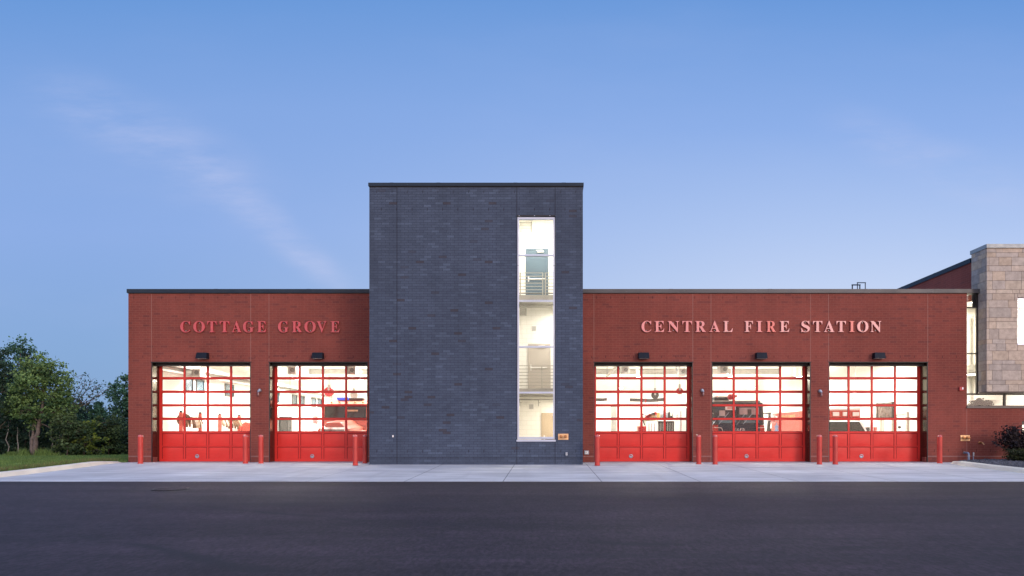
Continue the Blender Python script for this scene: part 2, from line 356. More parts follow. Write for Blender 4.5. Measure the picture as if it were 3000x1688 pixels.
SUN_EL, SUN_AZ = R(16), R(143)
sd = Vector((math.sin(SUN_AZ) * math.cos(SUN_EL), math.cos(SUN_AZ) * math.cos(SUN_EL), math.sin(SUN_EL)))
sun = bpy.data.lights.new('sun', 'SUN'); sun.energy = 1.5; sun.angle = R(16); sun.color = (1.0, 0.80, 0.70)
sun_o = bpy.data.objects.new('sun', sun); col.objects.link(sun_o)
sun_o.rotation_euler = (-sd).to_track_quat('-Z', 'Y').to_euler()

world = bpy.data.worlds.new('World'); scene.world = world; world.use_nodes = True
wn = NT(world.node_tree); bg = wn.n['Background']
sky = wn.new('ShaderNodeTexSky'); sky.sky_type = 'NISHITA'; sky.sun_disc = False
sky.sun_elevation = SUN_EL; sky.sun_rotation = SUN_AZ; sky.altitude = 250
dirv = wn.new('ShaderNodeTexCoord').outputs['Generated']
dx, dy, dz = wn.xyz(dirv)
hyp = wn.m('MAXIMUM', wn.m('ABSOLUTE', dy), 0.05)
u = wn.m('DIVIDE', dx, hyp); v = wn.m('DIVIDE', dz, hyp)      # bearing and height over the northern horizon
t = wn.m('MULTIPLY', v, 1.0)
dusk_w = wn.ramp(t, [(0.0, (.20, .35, .62)), (0.12, (.225, .385, .69)), (0.30, (.265, .42, .80)), (0.48, (.235, .40, .79)), (0.66, (.140, .325, .725)), (0.95, (.11, .27, .66))])
dusk_e = wn.ramp(t, [(0.0, (.75, .82, .97)), (0.14, (.67, .76, .96)), (0.30, (.46, .60, .92)), (0.45, (.285, .455, .86)), (0.66, (.140, .325, .735)), (0.95, (.11, .27, .66))])
grad = wn.mix(wn.smooth(u, -0.72, 0.55), dusk_w, dusk_e)
# high thin cirrus, stretched along the wind
cp = wn.vec(u, v, 0.0)
warp = wn.noise(cp, 3.0, 3.0)
wu = wn.m('ADD', u, wn.m('MULTIPLY', wn.m('SUBTRACT', warp, 0.5), 0.16))
def streak(ax, av, bx, bv, width):
    L = math.hypot(bx-ax, bv-av); ex, ev = (bx-ax)/L, (bv-av)/L
    s = wn.m('ADD', wn.m('MULTIPLY', wn.m('SUBTRACT', wu, ax), ex), wn.m('MULTIPLY', wn.m('SUBTRACT', v, av), ev))
    d = wn.m('ABSOLUTE', wn.m('ADD', wn.m('MULTIPLY', wn.m('SUBTRACT', wu, ax), -ev), wn.m('MULTIPLY', wn.m('SUBTRACT', v, av), ex)))
    f = wn.m('MULTIPLY', wn.smooth(d, width, 0.0), wn.m('MULTIPLY', wn.smooth(s, -0.10, 0.10), wn.smooth(s, L+0.14, L-0.06)))
    tex = wn.new('ShaderNodeMapping'); wn.l.new(cp, tex.inputs[0]); tex.inputs['Rotation'].default_value = (0, 0, -math.atan2(ev, ex)); tex.inputs['Scale'].default_value = (3.0, 13.0, 1)
    return wn.m('MULTIPLY', f, wn.smooth(wn.noise(tex.outputs[0], 1.6, 9.0, 0.66), 0.30, 0.74, 0.0, 1.0))
cl = wn.m('ADD', streak(-0.70, 0.50, -0.48, 0.375, 0.075), streak(-0.52, 0.40, -0.33, 0.26, 0.04))
cl = wn.m('ADD', cl, wn.m('MULTIPLY', streak(-0.40, 0.32, -0.26, 0.20, 0.03), 0.8))
cl = wn.m('ADD', cl, wn.m('MULTIPLY', streak(0.44, 0.45, 0.64, 0.37, 0.055), 0.9))
broad = wn.new('ShaderNodeMapping'); wn.l.new(cp, broad.inputs[0]); broad.inputs['Rotation'].default_value = (0, 0, R(28)); broad.inputs['Scale'].default_value = (1.2, 4.0, 1)
veil = wn.m('MULTIPLY', wn.smooth(wn.noise(broad.outputs[0], 1.7, 5.0), 0.45, 0.8), 0.16)
cl = wn.m('MULTIPLY', wn.m('ADD', cl, veil), wn.smooth(dy, 0.0, 0.15))
grad = wn.mix(wn.m('MULTIPLY', cl, 0.38, clamp=True), grad, (.58, .63, .90))
# the western side behind the camera still glows after sunset
glow = wn.ramp(wn.m('MAXIMUM', dz, 0.0), [(0.0, (3.0, 2.2, 1.9)), (0.12, (2.7, 2.1, 1.95)), (0.35, (1.65, 1.55, 1.85)), (0.7, (.80, 1.02, 1.65)), (1.0, (.55, .80, 1.45))])
west = wn.m('ADD', wn.m('MULTIPLY', dx, 0.62), wn.m('MULTIPLY', dy, -0.78))
back = wn.mix(wn.smooth(west, -0.25, 0.55), (.32, .47, .88), glow)
grad = wn.mix(wn.smooth(dy, 0.30, -0.35), grad, back)
grad = wn.mix(wn.smooth(dz, 0.60, 0.92), grad, (.60, .84, 1.42))
ten = wn.mix(1.0, grad, (10.0, 10.0, 10.0), 'MULTIPLY')
mixed = wn.mix(0.93, sky.outputs[0], ten)
wn.l.new(mixed, bg.inputs[0]); bg.inputs[1].default_value = 0.1

# ------------------------------------------------------------------ materials
JW = [X(444), X(734.3), X(788)]
JE = [X(1740), X(2029.7), X(2083), X(2375), X(2427.5), X(2718), X(2832.5)]
WEEP_TOP, WEEP_DOOR, WEEP_LOW = Z(872), Z(1046), Z(1320)
M = {}
M['red_brick'] = brick_mat('red_brick', (.214, .055, .040), (.186, .050, .038), (.236, .092, .070), (.162, .046, .037), 0.93,
    JW + JE, (.275, .140, .112), [(WEEP_TOP, X(391)), (WEEP_DOOR, X(500)), (WEEP_LOW, X(395))], [(Z(1337), .010, (.36, .24, .22), .8)], jw=.010)
M['slate_brick'] = brick_mat('slate_brick', (.061, .081, .120), (.049, .065, .098), (.019, .026, .041), (.050, .050, .064), 0.975,
    [X(1163, Y1), X(1514.2, Y1), X(1626.2, Y1)], (.012, .013, .018), [(Z(562, Y1), X(1103, Y1)), (Z(614, Y1), X(1520, Y1)), (Z(1322, Y1), X(1103, Y1))],
    [(Z(1342, Y1), .012, (.012, .013, .02), .9)], rough=.66, pale=(.070, .094, .138), jw=.011)
M['dark_brick'] = M['red_brick']
M['coping'] = pmat('coping_metal', (.009, .020, .034), .42, 0, .14, 1.2, spec=.25)
M['coping_pale'] = pmat('pale_coping_metal', (.27, .30, .30), .5, .2, .08, 1.2)
M['jamb'] = pmat('bronze_jamb', (.105, .088, .070), .16, .9, .12, 2.0)
M['jamb_side'] = M['jamb']
M['gasket'] = pmat('black_gasket', (.015, .012, .012), .6)
M['red_paint'] = pmat('red_door_paint', (.60, .030, .023), .34, 0, .09, 1.1, coat=.07, spec=.28)
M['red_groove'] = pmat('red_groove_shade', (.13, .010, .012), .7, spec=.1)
M['red_plastic'] = pmat('red_sleeve', (.46, .044, .032), .40, 0, .14, 2.2, spec=.4)
M['red_cap'] = pmat('red_cap_gloss', (.52, .10, .09), .22, 0, .08, 4.0, coat=.5)
M['glass'] = glass_mat('clear_glass', (.95, .96, .95), 0.6)
M['office_glass'] = glass_mat('office_glass', (.80, .84, .84), 2.6)
M['alu'] = pmat('clear_aluminium', (.47, .51, .60), .40, .35, .05, 2.0)
M['bronze'] = pmat('dark_bronze_frame', (.045, .040, .036), .40, .5, .1)
M['sill'] = pmat('sill_metal', (.085, .075, .068), .42, .2)
M['black_metal'] = pmat('black_powder_coat', (.006, .009, .017), .55, 0, .2, spec=.18)
M['galv'] = pmat('galvanised_metal', (.34, .37, .41), .42, .7, .16, 6.0)
M['grey_pipe'] = pmat('blue_grey_pipe', (.20, .26, .36), .5, 0, .12, 6.0)
M['brass'] = pmat('brass_plate', (.74, .45, .22), .36, .35, .14, 9.0)
M['brass_dark'] = pmat('dark_brass', (.36, .17, .075), .38, .85, .2, 9.0)
M['cream'] = pmat('cream_wall_paint', (.85, .83, .77), .7, 0, .05, 0.6)
M['cream_block'] = None
M['ceiling'] = pmat('white_deck', (.80, .78, .72), .6, 0, .05, .5)
M['floor'] = pmat('sealed_floor', (.50, .49, .46), .25, 0, .15, .8)
M['beam'] = pmat('pale_steel', (.58, .57, .53), .5, .1, .08)
M['slate_door'] = pmat('blue_grey_door', (.075, .125, .165), .45, 0, .06)
M['tan_door'] = pmat('tan_door', (.46, .36, .25), .45, 0, .06)
M['beige_door'] = pmat('beige_door', (.47, .42, .36), .5, 0, .04)
M['rail'] = pmat('rail_paint', (.38, .36, .30), .42, 0, .06)
M['slab_edge'] = pmat('landing_edge', (.34, .33, .29), .6, 0, .08)
M['grille'] = pmat('grille_grey', (.33, .32, .29), .5)
M['dark_glass'] = pmat('dusk_window', (.035, .065, .085), .15, 0, .3, .6, spec=.25)
M['strip'] = emit_mat('lamp_lens', (1.0, .95, .86), 14.0)
M['fire_red'] = pmat('engine_red', (.36, .020, .014), .42, 0, .05, 1.0, spec=.22)
M['coral'] = pmat('lamp_glare_engine_red', (.58, .15, .105), .35, 0, .06, 1.0, coat=.3)  # engine red paled in its colour, glare of the bay lamps painted in
M['ambulance_red'] = pmat('ambulance_red', (.46, .055, .035), .4, 0, .05, 1.0, spec=.3)
M['white_gloss'] = pmat('white_vehicle_paint', (.78, .77, .73), .28, 0, .05, 1.0, coat=.6)
M['navy'] = pmat('navy_panel', (.008, .014, .032), .5, 0, .1, spec=.2)
M['chrome'] = pmat('chrome', (.72, .72, .72), .13, 1.0, .06)
M['rubber'] = pmat('tyre_rubber', (.018, .018, .018), .8)
M['cab_glass'] = pmat('tinted_cab_glass', (.020, .023, .021), .08, 0, .4, .8, spec=.35)
M['blue_lens'] = emit_mat('blue_lens', (.03, .08, .62), .8)
M['white_lens'] = pmat('white_lens', (.85, .86, .85), .15, 0, .04, coat=.6)
M['gold'] = pmat('gold_leaf', (.66, .45, .16), .35, .6, .1)
M['white_ink'] = pmat('white_lettering', (.82, .82, .80), .5)
M['star_blue'] = pmat('star_blue', (.06, .12, .30), .4)
M['hose_tan'] = pmat('tan_hose', (.52, .42, .28), .8, 0, .3, 5.0)
M['hose_brown'] = pmat('brown_hose', (.15, .075, .035), .75, 0, .3, 5.0)
M['hose_white'] = pmat('white_hose', (.66, .62, .54), .8, 0, .25, 5.0)
M['rack_red'] = pmat('rack_red', (.46, .055, .035), .4)
M['duct'] = pmat('exhaust_hose', (.10, .095, .09), .7, 0, .2, 6.0)
M['yellow'] = pmat('yellow_case', (.40, .26, .08), .5)
M['dark_gear'] = pmat('dark_compartment', (.035, .033, .030), .7, 0, .3, 3.0)
M['brown_screen'] = pmat('brown_screen', (.075, .050, .038), .3, 0, .5, 2.5)
M['red_device'] = pmat('red_alarm', (.40, .012, .018), .35, 0, .1)
M['bark'] = pmat('bark', (.105, .082, .070), .9, 0, .35, 7.0, bump=.5, bscale=14)
M['bark_pale'] = pmat('pale_bark', (.20, .19, .175), .9, 0, .3, 7.0)
M['leaf_mid'] = leaf_mat('mid_green_leaf', (.024, .062, .026), (.200, .310, .095))
M['leaf_dark'] = leaf_mat('dark_green_leaf', (.008, .024, .018), (.048, .092, .050))
M['leaf_teal'] = leaf_mat('blue_green_leaf', (.012, .046, .036), (.085, .190, .105))
M['leaf_lime'] = leaf_mat('yellow_green_leaf', (.022, .050, .012), (.24, .30, .045))
M['leaf_shade'] = leaf_mat('shaded_green_leaf', (.012, .032, .016), (.105, .155, .055))
M['leaf_purple'] = leaf_mat('purple_leaf', (.005, .004, .006), (.020, .011, .015), .6, .08)
M['leaf_juniper'] = leaf_mat('juniper_leaf', (.012, .022, .010), (.055, .070, .022))
M['grass'] = leaf_mat('grass_blade', (.070, .130, .030), (.170, .250, .068), .7, .3)
M['dry_grass'] = leaf_mat('dry_grass_blade', (.08, .075, .03), (.22, .19, .085), .7, .3)

def stone_mat():
    m, nt, b = new_mat('shell_limestone')
    a = nt.new('ShaderNodeVertexColor'); a.layer_name = 'tint'
    pos = nt.new('ShaderNodeNewGeometry').outputs['Position']
    pits = nt.noise(pos, 17.0, 5.0, 0.75); pf = nt.smooth(pits, 0.60, 0.70)
    mid = nt.smooth(nt.noise(pos, 5.0, 5.0, 0.7), 0.25, 0.75, 0.80, 1.16)
    c = nt.mix(1.0, a.outputs[0], nt.vec(mid, mid, mid), 'MULTIPLY')
    c = nt.mix(nt.m('MULTIPLY', pf, 0.6), c, (.13, .105, .10))
    nt.put(b.inputs['Base Color'], c); b.inputs['Roughness'].default_value = .85
    b.inputs['Specular IOR Level'].default_value = .25
    nt.put(b.inputs['Normal'], nt.bump(nt.m('SUBTRACT', 1.0, pf), .6, .01))
    return m
M['stone'] = stone_mat()
M['stone_joint'] = pmat('stone_joint', (.15, .12, .11), .9)

def block_mat():
    m, nt, b = new_mat('painted_block')
    p = nt.xyz(nt.new('ShaderNodeNewGeometry').outputs['Position'])
    n = nt.new('ShaderNodeTexBrick'); nt.l.new(nt.vec(nt.m('ADD', p[0], p[1]), p[2]), n.inputs['Vector'])
    nt.put(n.inputs['Color1'], (.86, .84, .78)); nt.put(n.inputs['Color2'], (.84, .82, .76)); nt.put(n.inputs['Mortar'], (.74, .71, .63))
    n.inputs['Scale'].default_value = 1; n.inputs['Mortar Size'].default_value = .007; n.inputs['Brick Width'].default_value = .406; n.inputs['Row Height'].default_value = .203
    nt.l.new(n.outputs['Color'], b.inputs['Base Color']); b.inputs['Roughness'].default_value = .6
    return m
M['block'] = block_mat()

def concrete_mat():
    m, nt, b = new_mat('broomed_concrete')
    pos = nt.new('ShaderNodeNewGeometry').outputs['Position']; p = nt.xyz(pos)
    big = nt.smooth(nt.noise(pos, 0.45, 5.0), 0.25, 0.75, 0.86, 1.10)
    st = nt.noise(nt.vec(nt.m('MULTIPLY', p[0], 0.30), nt.m('MULTIPLY', p[1], 3.0)), 1.0, 6.0, 0.65)
    streak_ = nt.smooth(st, 0.28, 0.72, 0.70, 1.14)
    fine = nt.smooth(nt.noise(nt.vec(nt.m('MULTIPLY', p[0], 6.0), nt.m('MULTIPLY', p[1], 70.0)), 1.0, 3.0), 0.2, 0.8, 0.93, 1.06)
    k = nt.m('MULTIPLY', nt.m('MULTIPLY', big, streak_), fine)
    c = nt.mix(1.0, (.53, .52, .515), nt.vec(k, k, k), 'MULTIPLY')
    # faint tyre tracks in front of each bay
    tr = nt.noise(nt.vec(nt.m('MULTIPLY', p[0], 1.6), nt.m('MULTIPLY', p[1], 0.10)), 1.0, 3.0)
    c = nt.mix(nt.m('MULTIPLY', nt.smooth(tr, 0.54, 0.70), 0.26), c, (.30, .29, .29))
    # saw-cut joints every 2.88 m and one along the building
    fr = nt.m('ABSOLUTE', nt.m('SUBTRACT', nt.m('FRACT', nt.m('ADD', nt.m('DIVIDE', nt.m('SUBTRACT', p[0], -1.26), 2.88), 0.5)), 0.5))
    jn = nt.m('LESS_THAN', fr, 0.0042)
    jn = nt.m('MULTIPLY', jn, nt.smooth(p[0], -7.6, -6.5, 0.22, 1.0))
    c = nt.mix(nt.m('MULTIPLY', jn, 0.85), c, (.055, .055, .06))
    jb = nt.m('LESS_THAN', nt.m('ABSOLUTE', nt.m('SUBTRACT', p[1], 24.2)), 0.012)
    c = nt.mix(nt.m('MULTIPLY', jb, 0.12), c, (.10, .10, .10))
    sp = nt.smooth(nt.noise(pos, 9.0, 2.0), 0.74, 0.80)
    c = nt.mix(nt.m('MULTIPLY', sp, 0.35), c, (.20, .19, .18))
    dr = nt.smooth(nt.noise(pos, 1.3, 5.0, 0.65), 0.60, 0.72)
    c = nt.mix(nt.m('MULTIPLY', dr, 0.22), c, (.27, .26, .25))
    nt.put(b.inputs['Base Color'], c); b.inputs['Roughness'].default_value = .72; b.inputs['Specular IOR Level'].default_value = .3
    nt.put(b.inputs['Normal'], nt.bump(nt.noise(nt.vec(nt.m('MULTIPLY', p[0], 4.0), nt.m('MULTIPLY', p[1], 60.0)), 1.0, 2.0), .12, .004))
    return m
M['concrete'] = concrete_mat()

def asphalt_mat():
    m, nt, b = new_mat('asphalt')
    pos = nt.new('ShaderNodeNewGeometry').outputs['Position']; p = nt.xyz(pos)
    big = nt.smooth(nt.noise(nt.vec(nt.m('MULTIPLY', p[0], 0.12), nt.m('MULTIPLY', p[1], 0.75)), 1.0, 5.0, 0.6), 0.30, 0.70, 0.66, 1.24)
    patch = nt.smooth(nt.noise(pos, 0.22, 3.0), 0.3, 0.7, 0.92, 1.10)
    grain = nt.smooth(nt.noise(pos, 55.0, 3.0, 0.8), 0.25, 0.75, 0.66, 1.36)
    mid = nt.smooth(nt.noise(pos, 13.0, 4.0, 0.75), 0.25, 0.75, 0.74, 1.28)
    gx = nt.smooth(nt.noise(nt.vec(nt.m('MULTIPLY', p[0], 16.0), nt.m('MULTIPLY', p[1], 5.5)), 1.0, 3.0, 0.8), 0.32, 0.68, 0.55, 1.48)
    gy = nt.smooth(nt.noise(nt.vec(nt.m('MULTIPLY', p[0], 2.2), nt.m('MULTIPLY', p[1], 1.6)), 1.0, 5.0, 0.7), 0.32, 0.68, 0.80, 1.20)
    k = nt.m('MULTIPLY', nt.m('MULTIPLY', nt.m('MULTIPLY', big, patch), grain), nt.m('MULTIPLY', mid, nt.m('MULTIPLY', gx, gy)))
    c = nt.mix(1.0, (.0290, .0190, .0238), nt.vec(k, k, k), 'MULTIPLY')
    # roller seams and turning tyre marks: thin dark arcs
    wob = nt.m('MULTIPLY', nt.m('SUBTRACT', nt.noise(pos, 0.16, 2.0), 0.5), 3.0)
    rr = nt.m('SQRT', nt.m('ADD', nt.m('POWER', nt.m('SUBTRACT', p[0], 9.0), 2.0), nt.m('POWER', nt.m('SUBTRACT', nt.m('ADD', p[1], wob), 34.0), 2.0)))
    line = nt.m('ABSOLUTE', nt.m('SUBTRACT', nt.m('FRACT', nt.m('DIVIDE', rr, 3.4)), 0.5))
    lm = nt.m('MULTIPLY', nt.smooth(line, 0.055, 0.0), nt.smooth(nt.noise(pos, 0.30, 3.0), 0.47, 0.60))
    c = nt.mix(nt.m('MULTIPLY', lm, 0.8), c, (.011, .010, .012))
    seam = nt.noise(nt.vec(nt.m('MULTIPLY', p[0], 0.05), nt.m('MULTIPLY', p[1], 1.1)), 1.0, 3.0)
    c = nt.mix(nt.m('MULTIPLY', nt.smooth(seam, 0.55, 0.68), 0.55), c, (.015, .0135, .016))
    oil = nt.m('MULTIPLY', nt.smooth(nt.noise(pos, 0.55, 5.0, 0.65), 0.62, 0.72), 0.5)
    c = nt.mix(oil, c, (.012, .010, .012))
    sp = nt.smooth(nt.noise(pos, 21.0, 1.0), 0.80, 0.83)
    c = nt.mix(nt.m('MULTIPLY', sp, 0.5), c, (.16, .15, .14))
    nt.put(b.inputs['Base Color'], c); b.inputs['Roughness'].default_value = .78; b.inputs['Specular IOR Level'].default_value = .32
    nt.put(b.inputs['Normal'], nt.bump(nt.noise(pos, 70.0, 3.0, 0.7), .5, .006))
    return m
M['asphalt'] = asphalt_mat()

def ground_mat(name, a, bcol, scale):
    m, nt, b = new_mat(name)
    pos = nt.new('ShaderNodeNewGeometry').outputs['Position']
    f = nt.smooth(nt.noise(pos, scale, 6.0, .65), .3, .7)
    c = nt.mix(f, a, bcol)
    k = nt.smooth(nt.noise(pos, scale * 12, 3.0), .2, .8, .7, 1.25)
    nt.put(b.inputs['Base Color'], nt.mix(1.0, c, nt.vec(k, k, k), 'MULTIPLY')); b.inputs['Roughness'].default_value = .95
    b.inputs['Specular IOR Level'].default_value = .1
    nt.put(b.inputs['Normal'], nt.bump(nt.noise(pos, scale * 20, 3.0), .6, .03))
    return m
M['soil'] = ground_mat('meadow_ground', (.045, .058, .018), (.085, .090, .030), .25)
M['lawn'] = ground_mat('lawn_turf', (.080, .145, .036), (.130, .195, .055), .5)
M['rock'] = ground_mat('rock_mulch', (.045, .048, .056), (.12, .12, .13), 5.0)
M['kerb'] = pmat('kerb_concrete', (.66, .62, .51), .85, 0, .10, .9)
M['iron'] = pmat('cast_iron', (.030, .028, .030), .6, .5, .2, 8.0)

# ------------------------------------------------------------------ ground
g = MB(); g.box(-1500, 1500, -600, 2500, -1.2, -0.9); g.build('ground', M['soil']); tag(bpy.data.objects['ground'], kind='structure')

def strip(xs_of_y, ys, zf):
    s = MB()
    for a, b in zip(ys, ys[1:]):
        (a0, a1), (b0, b1) = xs_of_y(a), xs_of_y(b)
        s.quad((a0, a, zf(a)), (a1, a, zf(a)), (b1, b, zf(b)), (b0, b, zf(b)))
    return s
road = strip(lambda y: (-160, 160), [-60, -6, 0, 5, 10, 15, 20.0], lambda y: apron_z(y) - (0.0 if y < 20 else .0))
tag(road.build('road', M['asphalt'], loc=(0, 0, 0)), kind='structure')

KL = [(29.6, -18.25), (28.3, -17.86), (27.0, -17.6), (25.0, -17.32), (22.5, -17.06), (21.3, -17.02), (20.7, -17.25), (20.25, -18.0), (20.02, -19.4), (20.0, -24), (20.0, -60)]
KR = [(28.9, 18.3), (28.55, 17.3), (27.9, 16.55), (26.6, 16.15), (25.0, 16.05), (22.0, 16.05), (21.0, 16.35), (20.35, 17.2), (20.02, 18.8), (20.0, 24), (20.0, 60)]
def kx(K, y):
    for (ya, xa), (yb, xb) in zip(K, K[1:]):
        if yb <= y <= ya: return xa + (xb - xa) * (ya - y) / max(ya - yb, 1e-6)
    return K[0][1] if y > K[0][0] else K[-1][1]
def ap_x(y):
    return (-18.6 if y > 29.6 else min(kx(KL, max(y, 20.26)), -17.0) - .15, 18.6 if y > 28.9 else max(kx(KR, max(y, 20.36)), 16.0) + .15)
ys = [20.0, 20.3, 20.8, 21.3, 22, 23, 24, 25, 26, 27.2, 28, 28.6, 28.95, 29.4, 29.66, 30.26]
tag(strip(ap_x, ys, lambda y: apron_z(y) + .004).build('apron_pavement', M['concrete'], loc=(0, 27, 0)), kind='structure')
edge = MB(); edge.box(-17.2, 16.4, 19.93, 20.0, -.24, -.1845); 
tag(edge.build('apron_edge_pavement', M['concrete'], loc=(0, 20, -.2)), kind='structure')

def kerb(K, sgn, name):
    # sweep a battered kerb profile along the line; sgn -1: turf lies towards -x
    s = MB(); pts = [Vector((x, y, 0)) for y, x in K]; rings = []
    fine = []
    for a, b in zip(pts, pts[1:]):
        n = max(1, int((b - a).length / .5))
        fine += [a.lerp(b, i / n) for i in range(n)]
    fine.append(pts[-1])
    for i, p in enumerate(fine):
        d = (fine[min(i+1, len(fine)-1)] - fine[max(i-1, 0)]).normalized()
        nrm = Vector((-d.y, d.x, 0)) * sgn      # away from the paving
        if (nrm.x * sgn) < 0 and abs(nrm.x) > .3: nrm = -nrm
        z0 = apron_z(p.y)
        h = .155 * min(1.0, .25 + i / 6.0)
        rings.append([p + nrm * o + Vector((0, 0, z0 + hh)) for o, hh in ((-.05, .006), (.0, .012), (.05, h * .8), (.09, h), (.24, h + .004), (.25, -.2))])
    k = len(rings[0])
    for r0, r1 in zip(rings, rings[1:]):
        s.add(r0 + r1, [(j, j+1, k+j+1, k+j) for j in range(k-1)])
    o = s.build(name, M['kerb'], loc=(pts[3].x, pts[3].y, 0), smooth=False)
    tag(o, kind='structure'); return fine
kerb(KL, -1, 'kerb'); kerb(KR, 1, 'kerb')

def lawn_z(y, K):
    if y <= 26.5: return apron_z(y) + .135
    if y <= 29.6: return apron_z(y) + .135 - .085 * min(1, (y - 26.5) / 2.6)
    return max(.05 - (y - 29.6) * .0128, -.55)
lw = MB(); yy = [20.05, 20.4, 20.8, 21.5, 22.5, 24, 25.5, 27, 28.3, 29.5, 32, 36, 40, 44, 48, 54, 62, 80, 110]
for a, b in zip(yy, yy[1:]):
    ea = kx(KL, a) - .22 if a < 29.4 else (-18.1 if a < 56 else -10.0); eb = kx(KL, b) - .22 if b < 29.4 else (-18.1 if b < 56 else -10.0)
    lw.quad((-130, a, lawn_z(a, KL)), (ea, a, lawn_z(a, KL)), (eb, b, lawn_z(b, KL)), (-130, b, lawn_z(b, KL)))
for a, b in zip(yy, yy[1:]):
    if a > 29.4: break
    xa, xb = kx(KL, a) - .22, (kx(KL, b) - .22 if b < 29.4 else -18.1)
    lw.quad((xa, a, lawn_z(a, KL)), (xa, a, apron_z(a) - .05), (xb, b, apron_z(b) - .05), (xb, b, lawn_z(b, KL)))
tag(lw.build('lawn', M['lawn'], loc=(-30, 30, 0)), kind='structure')
bed = MB()
for a, b in zip([20.05, 20.4, 20.8, 21.5, 22.5, 24, 25.5, 27, 28, 28.5, 28.88], [20.4, 20.8, 21.5, 22.5, 24, 25.5, 27, 28, 28.5, 28.88, 29.66]):
    za, zb = apron_z(a) + .13, apron_z(b) + .13
    bed.quad((kx(KR, a) + .22, a, za), (60, a, za), (60, b, zb), ((kx(KR, b) + .22) if b < 28.9 else 18.45, b, zb))
tag(bed.build('planting_bed_ground', M['rock'], loc=(20, 25, 0)), kind='structure')

mh = thing('manhole_cover', (-9.65, 17.55, apron_z(17.55)), 'round iron manhole cover set low in the dark asphalt, a thin arc from here', 'manhole cover')
s = MB(); s.lathe([(.45, .001), (.45, .012), (.37, .012), (.37, .001)], -9.65, 17.55, apron_z(17.55), 40); s.build('frame', M['iron'], mh)
s = MB(); s.lathe([(.355, .001), (.355, .006), (.33, .009)], -9.65, 17.55, apron_z(17.55), 40); s.build('lid', M['asphalt'], mh)
# ------------------------------------------------------------------ fire station shell
st = thing('fire_station', (0, Y0, 0), 'red brick fire station with a tall slate tower and five red glazed garage doors', 'fire station')
ZT = Z(859)                      # top of the red brickwork
TX0, TX1 = X(1082, Y1), X(1707.7, Y1)
WX0, WX1 = X(376), X(2832.5)     # ends of the two wings
DOORS = [(X(443.5), X(734.5)), (X(788), X(1077.5)), (X(1740), X(2029.7)), (X(2085.3), X(2375)), (X(2428), X(2718.6))]
DTOP = Z(1061)
BACK = 57.0
CEIL = 6.25

holes = [(a, b, -.05, DTOP) for a, b in DOORS]
s = MB(); s.wall(WX0, TX0 + .3, -.02, ZT, Y0, holes[:2], ret=.34)
s.quad((WX0, BACK, -.4), (WX0, Y0, -.4), (WX0, Y0, ZT), (WX0, BACK, ZT))
s.build('brick_wall', M['red_brick'], st)
s = MB(); s.wall(TX1 - .3, WX1, -.02, ZT, Y0, holes[2:], ret=.34)
s.quad((WX1, Y0, Z(1152)), (WX1, Y0 + .3, Z(1152)), (WX1, Y0 + .3, ZT), (WX1, Y0, ZT))
s.wall(WX1, 40, -.3, Z(1195), Y0, [(20.68, 22.2, Z(1306), Z(1234))], ret=.25)
s.quad((WX1, Y0, Z(1195)), (40, Y0, Z(1195)), (40, Y0 + .3, Z(1195)), (WX1, Y0 + .3, Z(1195)))
s.build('brick_wall', M['red_brick'], st)

# brick plinth returns beside the door openings, low blocks that stand a little proud in the jamb
s = MB()
s.box(DOORS[0][0] - .01, DOORS[0][0] + .09, Y0 + .06, Y0 + .30, 0, .22)
s.box(DOORS[4][1] - .10, DOORS[4][1] + .01, Y0 + .06, Y0 + .30, 0, .22)
s.build('door_plinth', M['red_brick'], st)

# coping with splice plates
s = MB()
zc0, zc1 = ZT, Z(847.6)
s.box(WX0 - .04, TX0 + .3, Y0 - .06, Y0 + .40, zc0, zc1)
for px in (629, 900): s.box(X(px), X(px) + .16, Y0 - .064, Y0 + .404, zc0 - .004, zc1 + .004)
s.build('coping', M['coping'], st)
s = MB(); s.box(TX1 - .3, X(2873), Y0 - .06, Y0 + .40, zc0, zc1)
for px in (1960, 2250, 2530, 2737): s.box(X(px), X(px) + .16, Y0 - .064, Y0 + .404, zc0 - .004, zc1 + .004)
s.build('coping', pmat('lit_coping', (.082, .080, .080), .46, .1, .25, .5, spec=.3), st)  # coping made paler in its colour for the stronger light on this wing
s = MB(); s.box(WX0 - .005, WX1, Y0 - .012, Y0 + .05, zc0 - .022, zc0 - .004); s.build('coping_drip_edge', M['gasket'], st)
s = MB(); s.box(WX0 + .03, 17.96, Y0 + .42, BACK, 7.0, 7.12); s.build('roof', M['ceiling'], st)

# slate tower
s = MB()
wz0, wz1 = Z(1288, Y1), Z(634, Y1); wx0, wx1 = X(1515.2, Y1), X(1625.8, Y1)
zt = Z(546.5, Y1)
s.wall(TX0, TX1, -.02, zt, Y1, [(wx0, wx1, wz0, wz1)], ret=.30)
s.quad((TX0, 33.5, -.02), (TX0, Y1, -.02), (TX0, Y1, zt), (TX0, 33.5, zt))
s.quad((TX1, Y1, -.02), (TX1, 33.5, -.02), (TX1, 33.5, zt), (TX1, Y1, zt))
s.quad((TX1, 33.5, -.02), (TX0, 33.5, -.02), (TX0, 33.5, zt), (TX1, 33.5, zt))
s.build('tower_wall', M['slate_brick'], st)
s = MB(); s.box(TX0 - .03, TX1 + .03, Y1 - .06, 33.55, zt, Z(536, Y1) - .012)
for px in (1060 + 240/2.9, 1060 + 636/2.9, 1060 + 1290/2.9, 1060 + 1700/2.9): s.box(X(px, Y1), X(px, Y1) + .15, Y1 - .064, Y1, zt - .003, Z(536, Y1) - .008)
s.build('tower_coping', M['coping'], st)
s = MB(); s.box(TX0 - .005, TX1 + .005, Y1 - .016, Y1 + .05, zt - .03, zt - .004); s.build('coping_drip_edge', M['gasket'], st)

